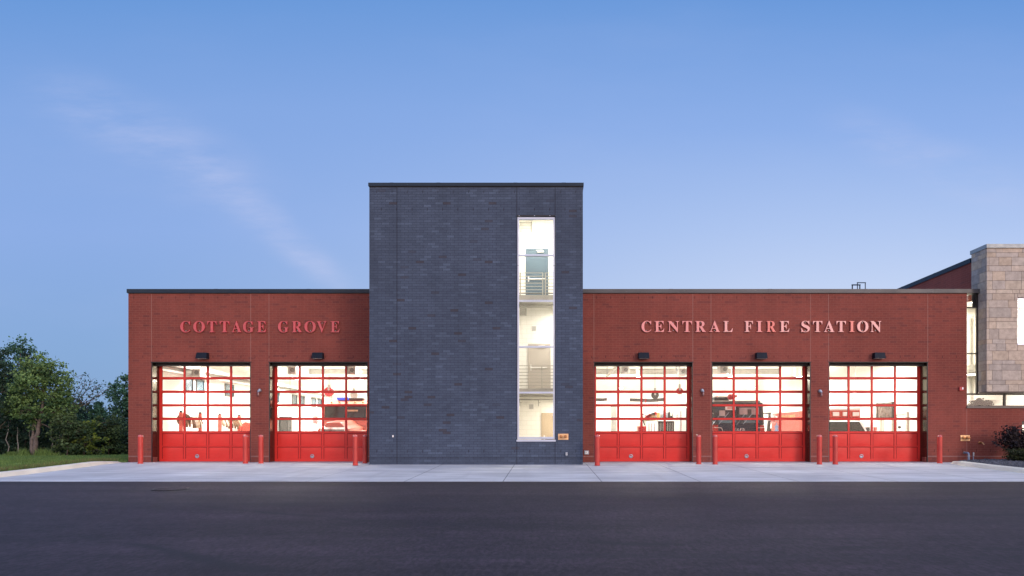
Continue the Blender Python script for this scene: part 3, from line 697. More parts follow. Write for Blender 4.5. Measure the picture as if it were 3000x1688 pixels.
# tall stair window: frame > glass, with a sill
fw = .072
fr = MB(); fy0, fy1 = Y1 + .03, Y1 + .14
cuts = [Z(1288, Y1) + .02, Z(1150.3, Y1), Z(1016, Y1), Z(881, Y1), Z(747, Y1), wz1 - .02]
fr.box(wx0 + .005, wx0 + fw, fy0, fy1, cuts[0], cuts[-1]); fr.box(wx1 - fw, wx1 - .005, fy0, fy1, cuts[0], cuts[-1])
for i, c in enumerate(cuts):
    a, b = (c, c + fw + .015) if i == 0 else (c - fw - .02, c) if i == len(cuts) - 1 else (c - fw/2, c + fw/2)
    fr.box(wx0 + fw, wx1 - fw, fy0 + .004, fy1 - .004, a, b)
sw = fr.build('stair_window', M['alu'], st, bevel=.006)
s = MB()
for a, b in zip(cuts, cuts[1:]): s.quad((wx0 + fw, fy0 + .05, a), (wx1 - fw, fy0 + .05, a), (wx1 - fw, fy0 + .05, b), (wx0 + fw, fy0 + .05, b))
s.build('glass', M['glass'], sw)
s = MB()
for z_ in (Z(620 + 818/5.175, Y1),): s.box(wx0 + .004, wx0 + fw + .001, fy0 - .003, fy0, z_ - .006, z_ + .006); s.box(wx1 - fw - .001, wx1 - .004, fy0 - .003, fy0, z_ - .006, z_ + .006)
for z_ in (wz1 - .01,): s.box(wx0 - .01, wx1 + .01, Y1 - .02, Y1 + .03, z_ + .012, z_ + .05)
s.build('frame_joint', M['gasket'], sw)
s = MB(); s.box(wx0 - .03, wx1 + .03, Y1 - .05, Y1 + .16, Z(1294, Y1), Z(1288.6, Y1)); s.build('sill', M['alu'], sw, bevel=.006)
s = MB()
for px in (1521, 1566, 1611): s.box(X(px, Y1) - .012, X(px, Y1) + .012, Y1 - .03, Y1 - .02, wz1 + .005, wz1 + .03)
s.build('drip_clip', M['alu'], sw)

# stair interior
IX0, IX1, IYB = -1.75, 1.05, 30.3
s = MB(); s.quad((IX0, IYB, 0), (IX1, IYB, 0), (IX1, IYB, 10.7), (IX0, IYB, 10.7))
s.quad((IX0, Y1 + .3, 0), (IX0, IYB, 0), (IX0, IYB, 10.7), (IX0, Y1 + .3, 10.7)); s.quad((IX1, IYB, 0), (IX1, Y1 + .3, 0), (IX1, Y1 + .3, 10.7), (IX1, IYB, 10.7))
s.wall(IX0, IX1, 0, 10.7, Y1 + .302, [(wx0, wx1, wz0, wz1)], flip=True)
s.build('stair_wall', M['block'], st)
s = MB(); s.box(IX0, IX1, Y1 + .3, IYB, 10.7, 10.78); s.build('stair_ceiling', M['ceiling'], st)
LY = 28.7
for zt_, zb_ in ((Z(864, LY), Z(880.5, LY)), (Z(1138, LY), Z(1153.5, LY))):
    s = MB(); s.box(IX0 + .01, IX1 - .01, LY, IYB - .01, zb_, zt_ - .004); s.box(IX0 + .012, IX1 - .012, LY + .75, LY + .90, zb_ - .10, zb_ - .002)
    s.build('landing', M['slab_edge'], st)
s = MB(); s.box(IX0 + .01, IX1 - .01, Y1 + .31, IYB - .01, -.1, .01); s.build('stair_floor', M['floor'], st)
def stair_door(px0, px1, py, zb, mat, name='stair_door'):
    x0, x1, z1 = X(px0, IYB), X(px1, IYB), Z(py, IYB)
    f = MB(); f.box(x0, x0 + .06, IYB - .05, IYB - .003, zb, z1); f.box(x1 - .06, x1, IYB - .05, IYB - .003, zb, z1); f.box(x0 + .06, x1 - .06, IYB - .048, IYB - .003, z1 - .07, z1)
    d = f.build(name, mat, st)
    l = MB(); l.box(x0 + .062, x1 - .062, IYB - .03, IYB - .004, zb + .012, z1 - .072); l.build('leaf', mat, d)
    h = MB(); h.tube([(x0 + .14, IYB - .06, zb + 1.02), (x0 + .85 * (x1 - x0), IYB - .06, zb + 1.02)], .022); h.box(x0 + .10, x0 + .16, IYB - .06, IYB - .03, zb + .90, zb + 1.16); h.build('push_bar', M['white_gloss'], d)
    c = MB(); c.box((x0 + x1)/2 + .02, (x0 + x1)/2 + .30, IYB - .10, IYB - .05, z1 - .18, z1 - .11); c.tube([(x0 + .46 * (x1 - x0), IYB - .12, z1 - .10), (x1 - .25, IYB - .12, z1 - .085)], .012)
    c.build('door_closer', M['white_gloss'], d); return d
stair_door(1540, 1606, 729, Z(864, LY) + .002, M['slate_door'])
stair_door(1547, 1613, 1007.5, Z(1138, LY) + .002, M['beige_door'])
stair_door(1586, 1652, 1210, .014, M['tan_door'])
def railing(rows, posts, ends, mat=M['rail']):
    r = MB(); y = LY + .05
    for py in rows:
        for a, b in ends: r.box(X(a, LY), X(b, LY), y, y + .028, Z(py, LY) - .014, Z(py, LY) + .014)
    o = r.build('railing', mat, st)
    p = MB()
    for px in posts: p.box(X(px, LY) - .026, X(px, LY) + .026, y - .006, y + .036, Z(866, LY) if rows[0] < 900 else Z(1139, LY), Z(rows[0], LY) + .016)
    p.build('post', mat, o)
railing([620 + q/5.175 for q in (925, 975, 1027, 1080, 1130, 1180, 1230)], (1524, 1590, 1597.8), ((1500, 1590), (1597.8, 1650)))
railing([880 + q/5.175 for q in (990, 1040, 1090, 1140, 1190, 1242, 1292)], (1505, 1587), ((1500, 1650),))
for px, py in ((1558, 955.5), (1550, 1184.5)):
    x0, x1, z0, z1 = X(px, IYB), X(px + 13.5, IYB), Z(py + 14.5, IYB), Z(py, IYB)
    b = MB(); b.box(x0, x1, IYB - .03, IYB - .004, z0, z1); v = b.build('vent_grille', M['white_gloss'], st)
    b = MB()
    for i in range(5):
        for j in range(5): b.box(x0 + .012 + i * (x1-x0-.024)/5, x0 + .004 + (i+1) * (x1-x0-.024)/5, IYB - .034, IYB - .03, z0 + .012 + j * (z1-z0-.024)/5, z0 + .004 + (j+1) * (z1-z0-.024)/5)
    b.build('grille_opening', M['grille'], v)
b = MB(); b.box(X(1523, 29.5), X(1543, 29.5), 29.4, 29.6, Z(924, 29.5), Z(904, 29.5)); v = b.build('junction_box', M['slab_edge'], st, bevel=.01)
b = MB()
for i in (1525.5, 1540.5):
    for j in (907, 921): b.lathe([(.022, 0), (.022, .01)], X(i, 29.5), 29.4, Z(j, 29.5), 8, 'y')
b.build('bolt', M['grille'], v)
b = MB()
for i in range(7): b.box(X(1519, IYB), X(1556, IYB), IYB - .03, IYB - .01, Z(652 + i * 4.3, IYB), Z(653.2 + i * 4.3, IYB))
b.box(X(1556, IYB), X(1559, IYB), IYB - .05, IYB - .004, Z(683, IYB), Z(650, IYB)); b.build('wall_louvre', M['slab_edge'], st)
b = MB(); zp = Z(1170.6, 29.6); b.tube([(IX0 + .02, 29.6, zp), (IX1 - .02, 29.6, zp)], .03)
for px in (1578, 1523): b.tube([(X(px, 29.6), 29.6, zp), (X(px, 29.6), 29.6, Z(1190, 29.6))], .018); b.tube([(X(px, 29.6), 29.6, Z(1180, 29.6)), (X(px + 5, 29.6), 29.6, Z(1180, 29.6))], .012)
b.build('sprinkler_pipe', M['slab_edge'], st)

# ------------------------------------------------------------------ garage doors (frame > gasket, pane, lower panel, port)
for a, b in DOORS:
    e = .02; j = MB()
    j.box(a - .002, a + e, Y0 + .035, YD + .01, .0, DTOP); j.box(b - e, b + .002, Y0 + .035, YD + .01, .0, DTOP)
    j.box(a + e, b - e, Y0 + .036, YD + .01, DTOP - e, DTOP + .002)
    ln = j.build('door_lining', M['jamb'], st)
    k = MB(); k.box(a + .001, a + .03, Y0 - .006, Y0 + .034, 0, DTOP); k.box(b - .03, b - .001, Y0 - .006, Y0 + .034, 0, DTOP); k.box(a - .04, b + .04, Y0 - .012, Y0 + .034, DTOP - .012, DTOP + .016)
    k.build('steel_angle', M['gasket'], ln)
    k = MB(); k.box(a + e, b - e, YD - .30, YD - .02, DTOP - .13, DTOP - e - .002); k.build('header', M['gasket'], ln)

W = 4.31
def make_door(cx):
    x0, x1 = cx - W/2, cx + W/2; y0, y1 = YD, YD + .05
    sl, mu = .135, .080
    pw = (W - 2 * sl - 3 * mu) / 4
    cols = [(x0 + sl + i * (pw + mu), x0 + sl + i * (pw + mu) + pw) for i in range(4)]
    gl = [(1.345 + .6 * k, 1.345 + .6 * k + .512) for k in range(5)]
    so = [(.135, .655), (.715, 1.258)]
    rows = so + gl
    zs = [0.012] + [q for r in rows for q in r] + [4.40]
    f = MB(); f.box(x0, x0 + sl, y0, y1, .012, 4.40); f.box(x1 - sl, x1, y0, y1, .012, 4.40)
    for i in range(0, len(zs), 2):
        a, b = zs[i], zs[i+1]
        if 2 <= i <= len(zs) - 4:          # two sections meet in every rail
            m_ = (a + b) / 2; f.box(x0 + sl, x1 - sl, y0 + .001, y1, a, m_ - .004); f.box(x0 + sl, x1 - sl, y0 + .001, y1, m_ + .004, b); f.box(x0 + sl, x1 - sl, y0 + .012, y1, m_ - .004, m_ + .004)
        else: f.box(x0 + sl, x1 - sl, y0 + .001, y1, a, b)
    for (a, b) in rows:
        for c0, c1 in zip(cols, cols[1:]): f.box(c0[1], c1[0], y0 + .002, y1 - .001, a, b)
    d = f.build('garage_door', M['red_paint'], st, at=(cx, YD, 0), bevel=.004)
    g_ = MB(); p = MB()
    for a, b in gl:
        for c0, c1 in cols:
            q = .014
            g_.box(c0, c1, y0 + .02, y0 + .034, a, a + q); g_.box(c0, c1, y0 + .02, y0 + .034, b - q, b)
            g_.box(c0, c0 + q, y0 + .02, y0 + .034, a + q, b - q); g_.box(c1 - q, c1, y0 + .02, y0 + .034, a + q, b - q)
            p.quad((c0, y0 + .03, a), (c1, y0 + .03, a), (c1, y0 + .03, b), (c0, y0 + .03, b))
    g_.build('gasket', M['gasket'], d, at=(cx, YD, 0)); p.build('glazing', M['glass'], d, at=(cx, YD, 0))
    rnd = random.Random(5); l = MB()
    for r_, (a, b) in enumerate(so):
        for c0, c1 in cols:
            n = 14; am = rnd.uniform(.004, .009); sk = rnd.uniform(.6, 1.4)
            vs = []
            for i in range(n + 1):
                for k in range(n + 1):
                    s_, t_ = k / n, i / n
                    w_ = math.sin(math.pi * s_) ** .7 * math.sin(math.pi * t_ ** sk) ** .8
                    vs.append((c0 + (c1 - c0) * s_, y0 + .014 - am * w_, a + (b - a) * t_))
            l.add(vs, [(i*(n+1)+k, i*(n+1)+k+1, (i+1)*(n+1)+k+1, (i+1)*(n+1)+k) for i in range(n) for k in range(n)])
    l.build('lower_panel', M['red_paint'], d, smooth=True, at=(cx, YD, 0))
    q = MB(); px = cols[1][0] + pw * .55; q.lathe([(.088, 0), (.088, .02), (.070, .026), (.055, .012), (.052, .004)], px, y0 + .014, .245, 24, 'y')
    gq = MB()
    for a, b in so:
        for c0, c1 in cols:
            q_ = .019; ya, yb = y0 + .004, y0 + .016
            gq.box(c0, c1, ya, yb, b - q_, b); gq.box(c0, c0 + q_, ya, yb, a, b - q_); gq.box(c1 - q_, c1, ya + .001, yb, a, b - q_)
    gq.build('panel_groove_shade', M['red_groove'], d, at=(cx, YD, 0))  # dark red strips, edge shade painted around the lower panels
    pt = q.build('exhaust_port', M['galv'], d, at=(cx, YD, 0), smooth=False)
    q = MB(); q.box(x0, x1, y0 + .004, y1 - .006, -.002, .014); q.build('bottom_seal', M['gasket'], d, at=(cx, YD, 0))
    return d
d0 = make_door(sum(DOORS[0]) / 2)
for a, b in DOORS[1:]:
    c = copy_tree(d0, st); c.location = Vector(((a + b) / 2, YD - Y0, 0))

# ------------------------------------------------------------------ apparatus bays behind the doors
LBX, RBX = (-18.0, -6.6), (1.7, 17.75)
YI = YD + .075
for (xa, xb), hs in ((LBX, holes[:2]), (RBX, holes[2:])):
    s = MB(); s.wall(xa, xb, 0, CEIL, YI, hs, flip=True)
    s.quad((xa, BACK - .5, 0), (xb, BACK - .5, 0), (xb, BACK - .5, CEIL), (xa, BACK - .5, CEIL))
    s.quad((xa, YI, 0), (xa, BACK - .5, 0), (xa, BACK - .5, CEIL), (xa, YI, CEIL)); s.quad((xb, BACK - .5, 0), (xb, YI, 0), (xb, YI, CEIL), (xb, BACK - .5, CEIL))
    s.build('bay_wall', M['cream'], st)
    s = MB(); s.box(xa - .1, xb + .1, YI + .02, BACK - .4, CEIL, CEIL + .1); s.build('bay_ceiling', M['ceiling'], st)
    s = MB(); s.quad((xa, YD - .04, .006), (xb, YD - .04, .006), (xb, BACK - .5, .006), (xa, BACK - .5, .006)); s.build('bay_floor', M['floor'], st)
    for yb in (35.5, 41.0, 46.5, 52.0):
        s = MB(); s.box(xa + .01, xb - .01, yb - .1, yb + .1, CEIL - .42, CEIL - .39); s.box(xa + .01, xb - .01, yb - .1, yb + .1, CEIL - .032, CEIL - .003); s.box(xa + .01, xb - .01, yb - .012, yb + .012, CEIL - .39, CEIL - .032)
        s.build('roof_beam', M['beam'], st)
# rails and eaves duct running along the left wall, clerestory windows
s = MB(); s.box(-17.9, -17.45, 31.0, 56.3, 4.42, 4.60); s.box(-17.95, -17.6, 31.0, 56.3, 4.15, 4.24); s.build('wall_duct', M['beam'], st)
for ya, yb in ((33.9, 34.75), (35.05, 35.9), (38.2, 39.3), (41.6, 42.6), (44.4, 46.0), (48.3, 49.3), (49.8, 50.8), (52.3, 53.3), (53.7, 54.7)):
    s = MB(); x = LBX[0] + .004
    s.box(x, x + .05, ya, ya + .08, 3.38, 4.08); s.box(x, x + .05, yb - .08, yb, 3.38, 4.08); s.box(x, x + .048, ya + .08, yb - .08, 3.38, 3.45); s.box(x, x + .048, ya + .08, yb - .08, 4.01, 4.08)
    w_ = s.build('clerestory_window', M['bronze'], st)
    s = MB(); s.box(x, x + .02, ya + .08, yb - .08, 3.45, 4.01); s.build('pane', M['dark_glass'], w_)
# back wall doors
def bay_door(x0, x1, z1, y, mat, name='bay_door'):
    s = MB(); s.box(x0, x1, y - .05, y - .004, .01, z1); d = s.build(name, mat, st)
    s = MB(); s.box(x0 - .09, x0 - .002, y - .08, y - .004, .01, z1 + .09); s.box(x1 + .002, x1 + .09, y - .08, y - .004, .01, z1 + .09); s.box(x0 - .002, x1 + .002, y - .078, y - .004, z1 + .002, z1 + .09); s.build('door_frame', M['beam'], d); return d
bay_door(-15.9, -15.0, 2.15, BACK - .5, M['tan_door'])
bay_door(8.8, 9.8, 2.15, BACK - .5, M['beige_door'])
s = MB(); s.box(X(1791, 44), X(1806, 44), 43.9, 44.25, .01, Z(1189, 44)); s.build('bay_column', M['grille'], st)
# right wall of the bay: pale doors, a white wall cupboard line
for ya, yb in ((33.55, 34.45), (35.0, 35.75), (36.2, 37.0), (39.2, 40.1)):
    s = MB(); x = RBX[1] - .004; s.box(x - .05, x, ya, yb, .01, 2.2); d = s.build('bay_door', M['white_gloss'], st)
    s = MB(); s.box(x - .09, x, ya - .14, ya - .002, .01, 2.34); s.box(x - .09, x, yb + .002, yb + .14, .01, 2.34); s.box(x - .088, x, ya - .002, yb + .002, 2.202, 2.34); s.build('door_frame', M['beige_door'], d)

# ------------------------------------------------------------------ glazed corner and stone volume
SX = X(2868)                        # left face of the stone volume
SY = 29.15
s = MB()
cz0, cz1 = Z(1157), ZT
cx0, cx1 = WX1 + .004, SX + .02
gy = Y0 + .12
s.box(cx0, cx0 + .045, gy - .05, gy + .05, cz0, cz1 - .002)
s.box(cx1 - .065, cx1, gy - .05, gy + .05, cz0, cz1 - .002)
for py in (900, 1035.5): s.box(cx0 + .045, cx1 - .065, gy - .046, gy + .046, Z(py) - .028, Z(py) + .028)
cw = s.build('corner_window', M['bronze'], st)
s = MB(); s.quad((cx0 + .045, gy, cz0), (cx1 - .065, gy, cz0), (cx1 - .065, gy, cz1), (cx0 + .045, gy, cz1)); s.build('glass', M['office_glass'], cw)
s = MB(); s.box(cx0 + .34, cx1 - .065, gy + .05, gy + .06, Z(898), cz1 - .01); s.build('spandrel_panel', M['gasket'], cw)
s = MB()
sz0, sz1 = Z(1188), Z(1157)
s.box(WX1 + .004, 39.9, gy - .06, gy + .05, Z(1157), Z(1152)); s.box(WX1 + .004, 39.9, gy - .06, gy + .05, Z(1192), sz0)
s.box(WX1 + .004, WX1 + .05, gy - .058, gy + .048, sz0, sz1)
for px in (2947.5, 3260): s.box(X(px) - .035, X(px) + .035, gy - .058, gy + .048, sz0, sz1)
rw = s.build('strip_window', M['bronze'], st)
s = MB(); s.quad((WX1 + .05, gy, sz0), (39.9, gy, sz0), (39.9, gy, sz1), (WX1 + .05, gy, sz1)); s.build('glass', M['office_glass'], rw)
s = MB(); s.box(WX1 - .02, 39.9, Y0 - .05, gy - .062, Z(1196), Z(1190.5)); s.build('sill', M['sill'], rw)
s = MB(); a, b, c0, c1 = 20.68, 22.2, Z(1306), Z(1234)
s.box(a, a + .05, Y0 + .05, Y0 + .13, c0, c1); s.box(b - .05, b, Y0 + .05, Y0 + .13, c0, c1); s.box(a + .05, b - .05, Y0 + .052, Y0 + .128, c0, c0 + .06); s.box(a + .05, b - .05, Y0 + .052, Y0 + .128, c1 - .16, c1); s.box(a + .05, b - .05, Y0 + .06, Y0 + .12, 1.46, 1.50)
lwn = s.build('low_window', M['bronze'], st)
s = MB(); s.quad((a + .05, Y0 + .09, c0 + .06), (b - .05, Y0 + .09, c0 + .06), (b - .05, Y0 + .09, c1 - .16), (a + .05, Y0 + .09, c1 - .16)); s.build('glass', M['glass'], lwn)
# rooms behind
BX0 = SX + .06
s = MB(); yb = 33.6
s.quad((WX1 - .35, yb, 0), (40, yb, 0), (40, yb, 7.42), (WX1 - .35, yb, 7.42)); s.quad((BX0, yb, 7.42), (40, yb, 7.42), (40, yb, 8.8), (BX0, yb, 8.8)); s.quad((17.95, Y0 + .3, 0), (17.95, yb, 0), (17.95, yb, 7.4), (17.95, Y0 + .3, 7.4)); s.quad((40, Y0, 0), (40, yb, 0), (40, yb, 9), (40, Y0, 9))
s.build('office_wall', pmat('warm_office_wall', (.82, .78, .70), .7, 0, .06, .6), st)
s = MB(); s.box(SX + .06, 40, Y0 + .3, yb, 4.05, 4.30); s.build('office_slab', M['ceiling'], st)
s = MB(); s.box(18.0, 40, Y0 + .3, yb, 7.42, 7.5); s.build('office_ceiling', M['ceiling'], st)
s = MB(); s.box(18.0, 40, Y0 + .26, yb, -.05, 0); s.build('office_floor', M['floor'], st)
s = MB(); s.box(20.80, 22.4, 33.2, 33.3, 2.9, 7.0); s.build('office_panel', M['beige_door'], st)
# stone volume: courses of split limestone blocks with raked joints, laid as real blocks
rnd = random.Random(11)
sz_b, sz_t = Z(1147.5, SY), Z(727, SY)
courses = [.30, .19, .42, .26, .17, .40, .30, .20, .44, .31, .17, .42, .33, .28, .17, .38, .40, .24, .36, .20, .38, .30]
wn_ = (X(2981.5, SY), X(3400, SY), Z(1009, SY), Z(872, SY))
SXR = 40.0
tones = [(.40, .335, .27), (.365, .315, .265), (.43, .345, .255), (.34, .305, .265), (.41, .33, .25), (.33, .295, .26), (.44, .37, .285)]
blk = MB(); z = sz_b
ci = 0
while z < sz_t - .02:
    h = min(courses[ci % len(courses)], sz_t - z); ci += 1
    if sz_t - z - h < .12: h = sz_t - z
    x = SX
    first = True
    while x < 27.5:
        w_ = rnd.choice((.30, .42, .55, .70, .82, .95)) if not first else rnd.choice((.10, .24, .40))
        xa, xb = x, x + w_; x = xb
        t = rnd.choice(tones); k = rnd.uniform(.96, 1.20); cc = tuple((q * .65 + m_ * .35) * k for q, m_ in zip(t, (.43, .365, .30)))
        za, zb = z, z + h
        pr = rnd.uniform(0, .006)
        pieces = [(xa, xb, za, zb)]
        if xb > wn_[0] and zb > wn_[2] and za < wn_[3]:
            pieces = []
            if xa < wn_[0]: pieces.append((xa, wn_[0] - .004, za, zb))
            lo = max(xa, wn_[0])
            if za < wn_[2] - .03: pieces.append((lo, xb, za, wn_[2] - .004))
            if zb > wn_[3] + .03: pieces.append((lo, xb, wn_[3] + .004, zb))
        for p in pieces: blk.box(p[0] + .007, p[1] - .007, SY - pr, SY + .05, p[2] + .007, p[3] - .007, cc)
        first = False
    # the short return to the left, blocks laid front to back
    yl_ = 30.2 if z + h > 7.45 else Y0 + .06
    y = SY + .051
    while y < yl_ - .1:
        w_ = rnd.choice((.30, .42, .55)); yb_ = min(y + w_, yl_)
        if yl_ - yb_ < .12: yb_ = yl_
        t = rnd.choice(tones); k = rnd.uniform(.85, 1.1)
        blk.box(SX - rnd.uniform(0, .005), SX + .04, y + .005, yb_ - .005, z + .005, z + h - .005, tuple(q * k for q in t)); y = yb_
    z += h
sv = blk.build('stone_wall', M['stone'], st)
s = MB(); s.wall(SX + .012, SXR, sz_b, sz_t, SY + .012, [wn_], ret=.25); s.quad((SX + .012, Y0 + .06, sz_b), (SX + .012, SY + .012, sz_b), (SX + .012, SY + .012, sz_t), (SX + .012, Y0 + .06, sz_t))
s.quad((SX + .012, 30.2, 7.2), (SX + .012, Y0 + .06, 7.2), (SX + .012, Y0 + .06, sz_t), (SX + .012, 30.2, sz_t))
s.quad((SX + .10, 29.2, sz_b), (SX + .10, Y0 + .06, sz_b), (SX + .10, Y0 + .06, 7.2), (SX + .10, 29.2, 7.2))
s.build('joint_mortar', M['stone_joint'], sv)
s = MB(); s.box(SX + .03, SXR, SY + .03, Y0 + .05, sz_b - .03, sz_b + .004); s.build('soffit', M['stone_joint'], sv)
s = MB(); s.box(SX - .03, SXR, SY - .05, 30.25, sz_t, Z(715.6, SY))
s.box(X(2942, SY), X(2942, SY) + .03, SY - .053, SY - .05, sz_t, Z(715.6, SY)); s.build('stone_coping', M['coping_pale'], st)
s = MB(); s.box(SX + .012, SXR, SY + .05, 30.2, sz_t - .05, sz_t - .004); s.build('stone_roof', M['ceiling'], st)
s = MB(); a, b, c0, c1 = wn_; y = SY + .06
s.box(a, a + .05, y, y + .1, c0, c1); s.box(a + .05, b, y + .002, y + .098, c0, c0 + .06); s.box(a + .05, b, y + .002, y + .098, c1 - .05, c1)
uw = s.build('upper_window', M['alu'], st)
s = MB(); s.quad((a + .05, y + .05, c0 + .06), (b, y + .05, c0 + .06), (b, y + .05, c1 - .05), (a + .05, y + .05, c1 - .05)); s.build('glass', M['glass'], uw)
s = MB(); s.box(a - .02, b, SY - .03, y - .002, c0 - .03, c0 + .004); s.build('sill', M['alu'], uw)
# taller brick volume behind, its wall running back from the stone
BX = SX + .045; bz = Z(764, 29.95)
s = MB(); s.quad((BX, 62, 7.13), (BX, 30.21, 7.13), (BX, 30.21, bz), (BX, 62, bz)); s.build('upper_brick_wall', M['red_brick'], st)
s = MB(); s.box(BX - .06, SXR, 30.26, 62, bz, Z(751, 29.95))
for y in (33.0, 36.0, 39.0): s.box(BX - .064, BX, y, y + .15, bz - .003, Z(751, 29.95) + .003)
s.build('upper_coping', M['coping'], st)
# ------------------------------------------------------------------ lettering
def glyph(mb, ch, x0, x1, zb, zt, y0, depth, place=None):
    """one serif capital between x0..x1 (or scaled by height), baseline zb, cap top zt, face at y0, depth backwards"""
    cs = [[(q[i], q[i+1]) for i in range(0, len(q), 2)] for q in GLYPH[ch]]
    xs = [p[0] for c in cs for p in c]; lo, hi = min(xs), max(xs)
    sz = (zt - zb) / 678.0; sx = (x1 - x0) / (hi - lo) if x1 is not None else sz
    pl = place or (lambda a, d, h: (a, y0 + d, h))
    tri = tessellate_polygon([[Vector((p[0], p[1], 0)) for p in c] for c in cs])
    flat = [p for c in cs for p in c]
    P_ = lambda p, d: pl(x0 + (p[0] - lo) * sx, d, zb + p[1] * sz)
    mb.add([P_(p, 0) for p in flat], [t for t in tri])
    if depth:
        mb.add([P_(p, depth) for p in flat], [t[::-1] for t in tri])
        for c in cs:
            n = len(c); mb.add([P_(p, 0) for p in c] + [P_(p, depth) for p in c], [(i, (i+1) % n, n + (i+1) % n, n+i) for i in range(n)])
    return (hi - lo) * sx

def text_line(mb, s_, x0, zb, h, y0, depth=.004, gap=.12, place=None, width=None):
    adv = []; x = 0.0
    for ch in s_:
        if ch == ' ': x += h * .45; continue
        if ch == '.': adv.append((ch, x)); x += h * .32; continue
        xs = [v for q in GLYPH[ch] for v in q[0::2]]; w_ = (max(xs) - min(xs)) / 678.0 * h
        adv.append((ch, x)); x += w_ + h * gap
    k = 1.0 if width is None else width / x
    for ch, xx in adv:
        if ch == '.':
            pl = place or (lambda a, d, q: (a, y0 + d, q)); r = h * .11
            c0 = x0 + (xx + h*.04) * k
            mb.add([pl(c0, 0, zb), pl(c0 + 2*r*k, 0, zb), pl(c0 + 2*r*k, 0, zb + 2*r), pl(c0, 0, zb + 2*r)], [(0, 1, 2, 3)])
        else:
            xs = [v for q in GLYPH[ch] for v in q[0::2]]; w_ = (max(xs) - min(xs)) / 678.0 * h
            glyph(mb, ch, x0 + xx * k, x0 + (xx + w_) * k, zb, zb + h, y0, depth, place)
    return x * k

def letter_mat(name, c, metal, rough):
    return pmat(name, c, rough, metal, .06, 2.0, coat=.35)
LR = letter_mat('letter_red', (.47, .036, .046), 0, .34)
LP = letter_mat('letter_red_sheen', (.70, .235, .215), 0, .34)  # this and the next two: letter red paled in colour for reflected sky
LS = letter_mat('letter_red_strong_sheen', (.72, .33, .29), 0, .34)
LV = letter_mat('letter_red_weak_sheen', (.70, .16, .125), 0, .34)
yl = Y0 - .075
def sign(name, label, word_px, k, ox, zb, zt, mats):
    xs = [ox + q / k for _, a, b in word_px for q in (a, b)]
    t_ = thing(name, (X((xs[0] + xs[-1]) / 2, yl), Y0, zb), label, 'building sign')
    for (ch, a, b), m_ in zip(word_px, mats):
        s = MB(); glyph(s, ch, X(ox + a / k, yl), X(ox + b / k, yl), zb, zt, yl, .055)
        o = s.build('letter', m_, t_)
        q = MB(); xa, xb = X(ox + a / k, yl), X(ox + b / k, yl); xm = (xa + xb) / 2
        q.box(xm - .012, xm + .012, yl + .055, Y0 + .01, zb + .06, zb + .084); q.box(xm - .012, xm + .012, yl + .055, Y0 + .01, zt - .084, zt - .06); q.build('standoff', M['galv'], o)
    return t_
cg = [('C',133,272),('O',315,475),('T',508,640),('T',684,818),('A',852,987),('G',1010,1162),('E',1207,1332),('G',1500,1648),('R',1693,1835),('O',1868,2026),('V',2040,2178),('E',2233,2360)]
sign('wall_lettering', 'raised red serif letters COTTAGE GROVE on the brick wing beside the lawn', cg, 2576/540, 500, Z(973.6, yl), Z(941.5, yl), [LR]*12)
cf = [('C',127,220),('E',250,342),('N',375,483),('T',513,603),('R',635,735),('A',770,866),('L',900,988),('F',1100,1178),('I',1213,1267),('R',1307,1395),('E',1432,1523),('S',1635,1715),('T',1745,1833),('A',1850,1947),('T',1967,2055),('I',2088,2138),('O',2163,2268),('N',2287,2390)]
sign('wall_lettering', 'raised red serif letters CENTRAL FIRE STATION, paled by painted sky sheen, above three garage doors', cf, 2576/800, 1840, Z(972.6, yl), Z(940.8, yl),
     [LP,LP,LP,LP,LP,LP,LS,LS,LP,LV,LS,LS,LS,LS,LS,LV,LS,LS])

# ------------------------------------------------------------------ wall lights over the doors
def wall_pack(cx, label):
    z0, z1 = Z(1050, Y0 - .25), Z(1032.5, Y0 - .25)
    t_ = thing('wall_light', (cx, Y0, z0), label, 'wall light', 'black wall lights over the garage doors')
    s = MB(); w0, w1 = .238, .222
    # tapering hood: top narrower than the lip, face leaning out at the bottom
    v = [(-w0, Y0 - .002, z0), (w0, Y0 - .002, z0), (w0, Y0 - .29, z0), (-w0, Y0 - .29, z0), (-w1, Y0 - .002, z1), (w1, Y0 - .002, z1), (w1, Y0 - .22, z1), (-w1, Y0 - .22, z1)]
    s.add([(a + cx, b, c) for a, b, c in v], [(0,1,2,3),(4,7,6,5),(3,2,6,7),(0,3,7,4),(1,5,6,2),(0,4,5,1)])
    s.build('housing', M['black_metal'], t_, bevel=.012)
    s = MB(); s.box(cx - .2, cx + .2, Y0 - .26, Y0 - .06, z0 - .006, z0 + .012); s.build('lens', M['grille'], t_)
for (px, lab) in ((591, 'unlit black wedge wall light over the hose rack door, below the lettering'), (930, 'unlit black wedge wall light over the door beside the slate tower, GROVE side'),
                  (1886, 'unlit black wedge wall light below the letter C of CENTRAL'), (2231.5, 'unlit black wedge wall light below the word FIRE'), (2577, 'unlit black wedge wall light below the end of the word STATION')):
    wall_pack(X(px, Y0 - .2), lab)

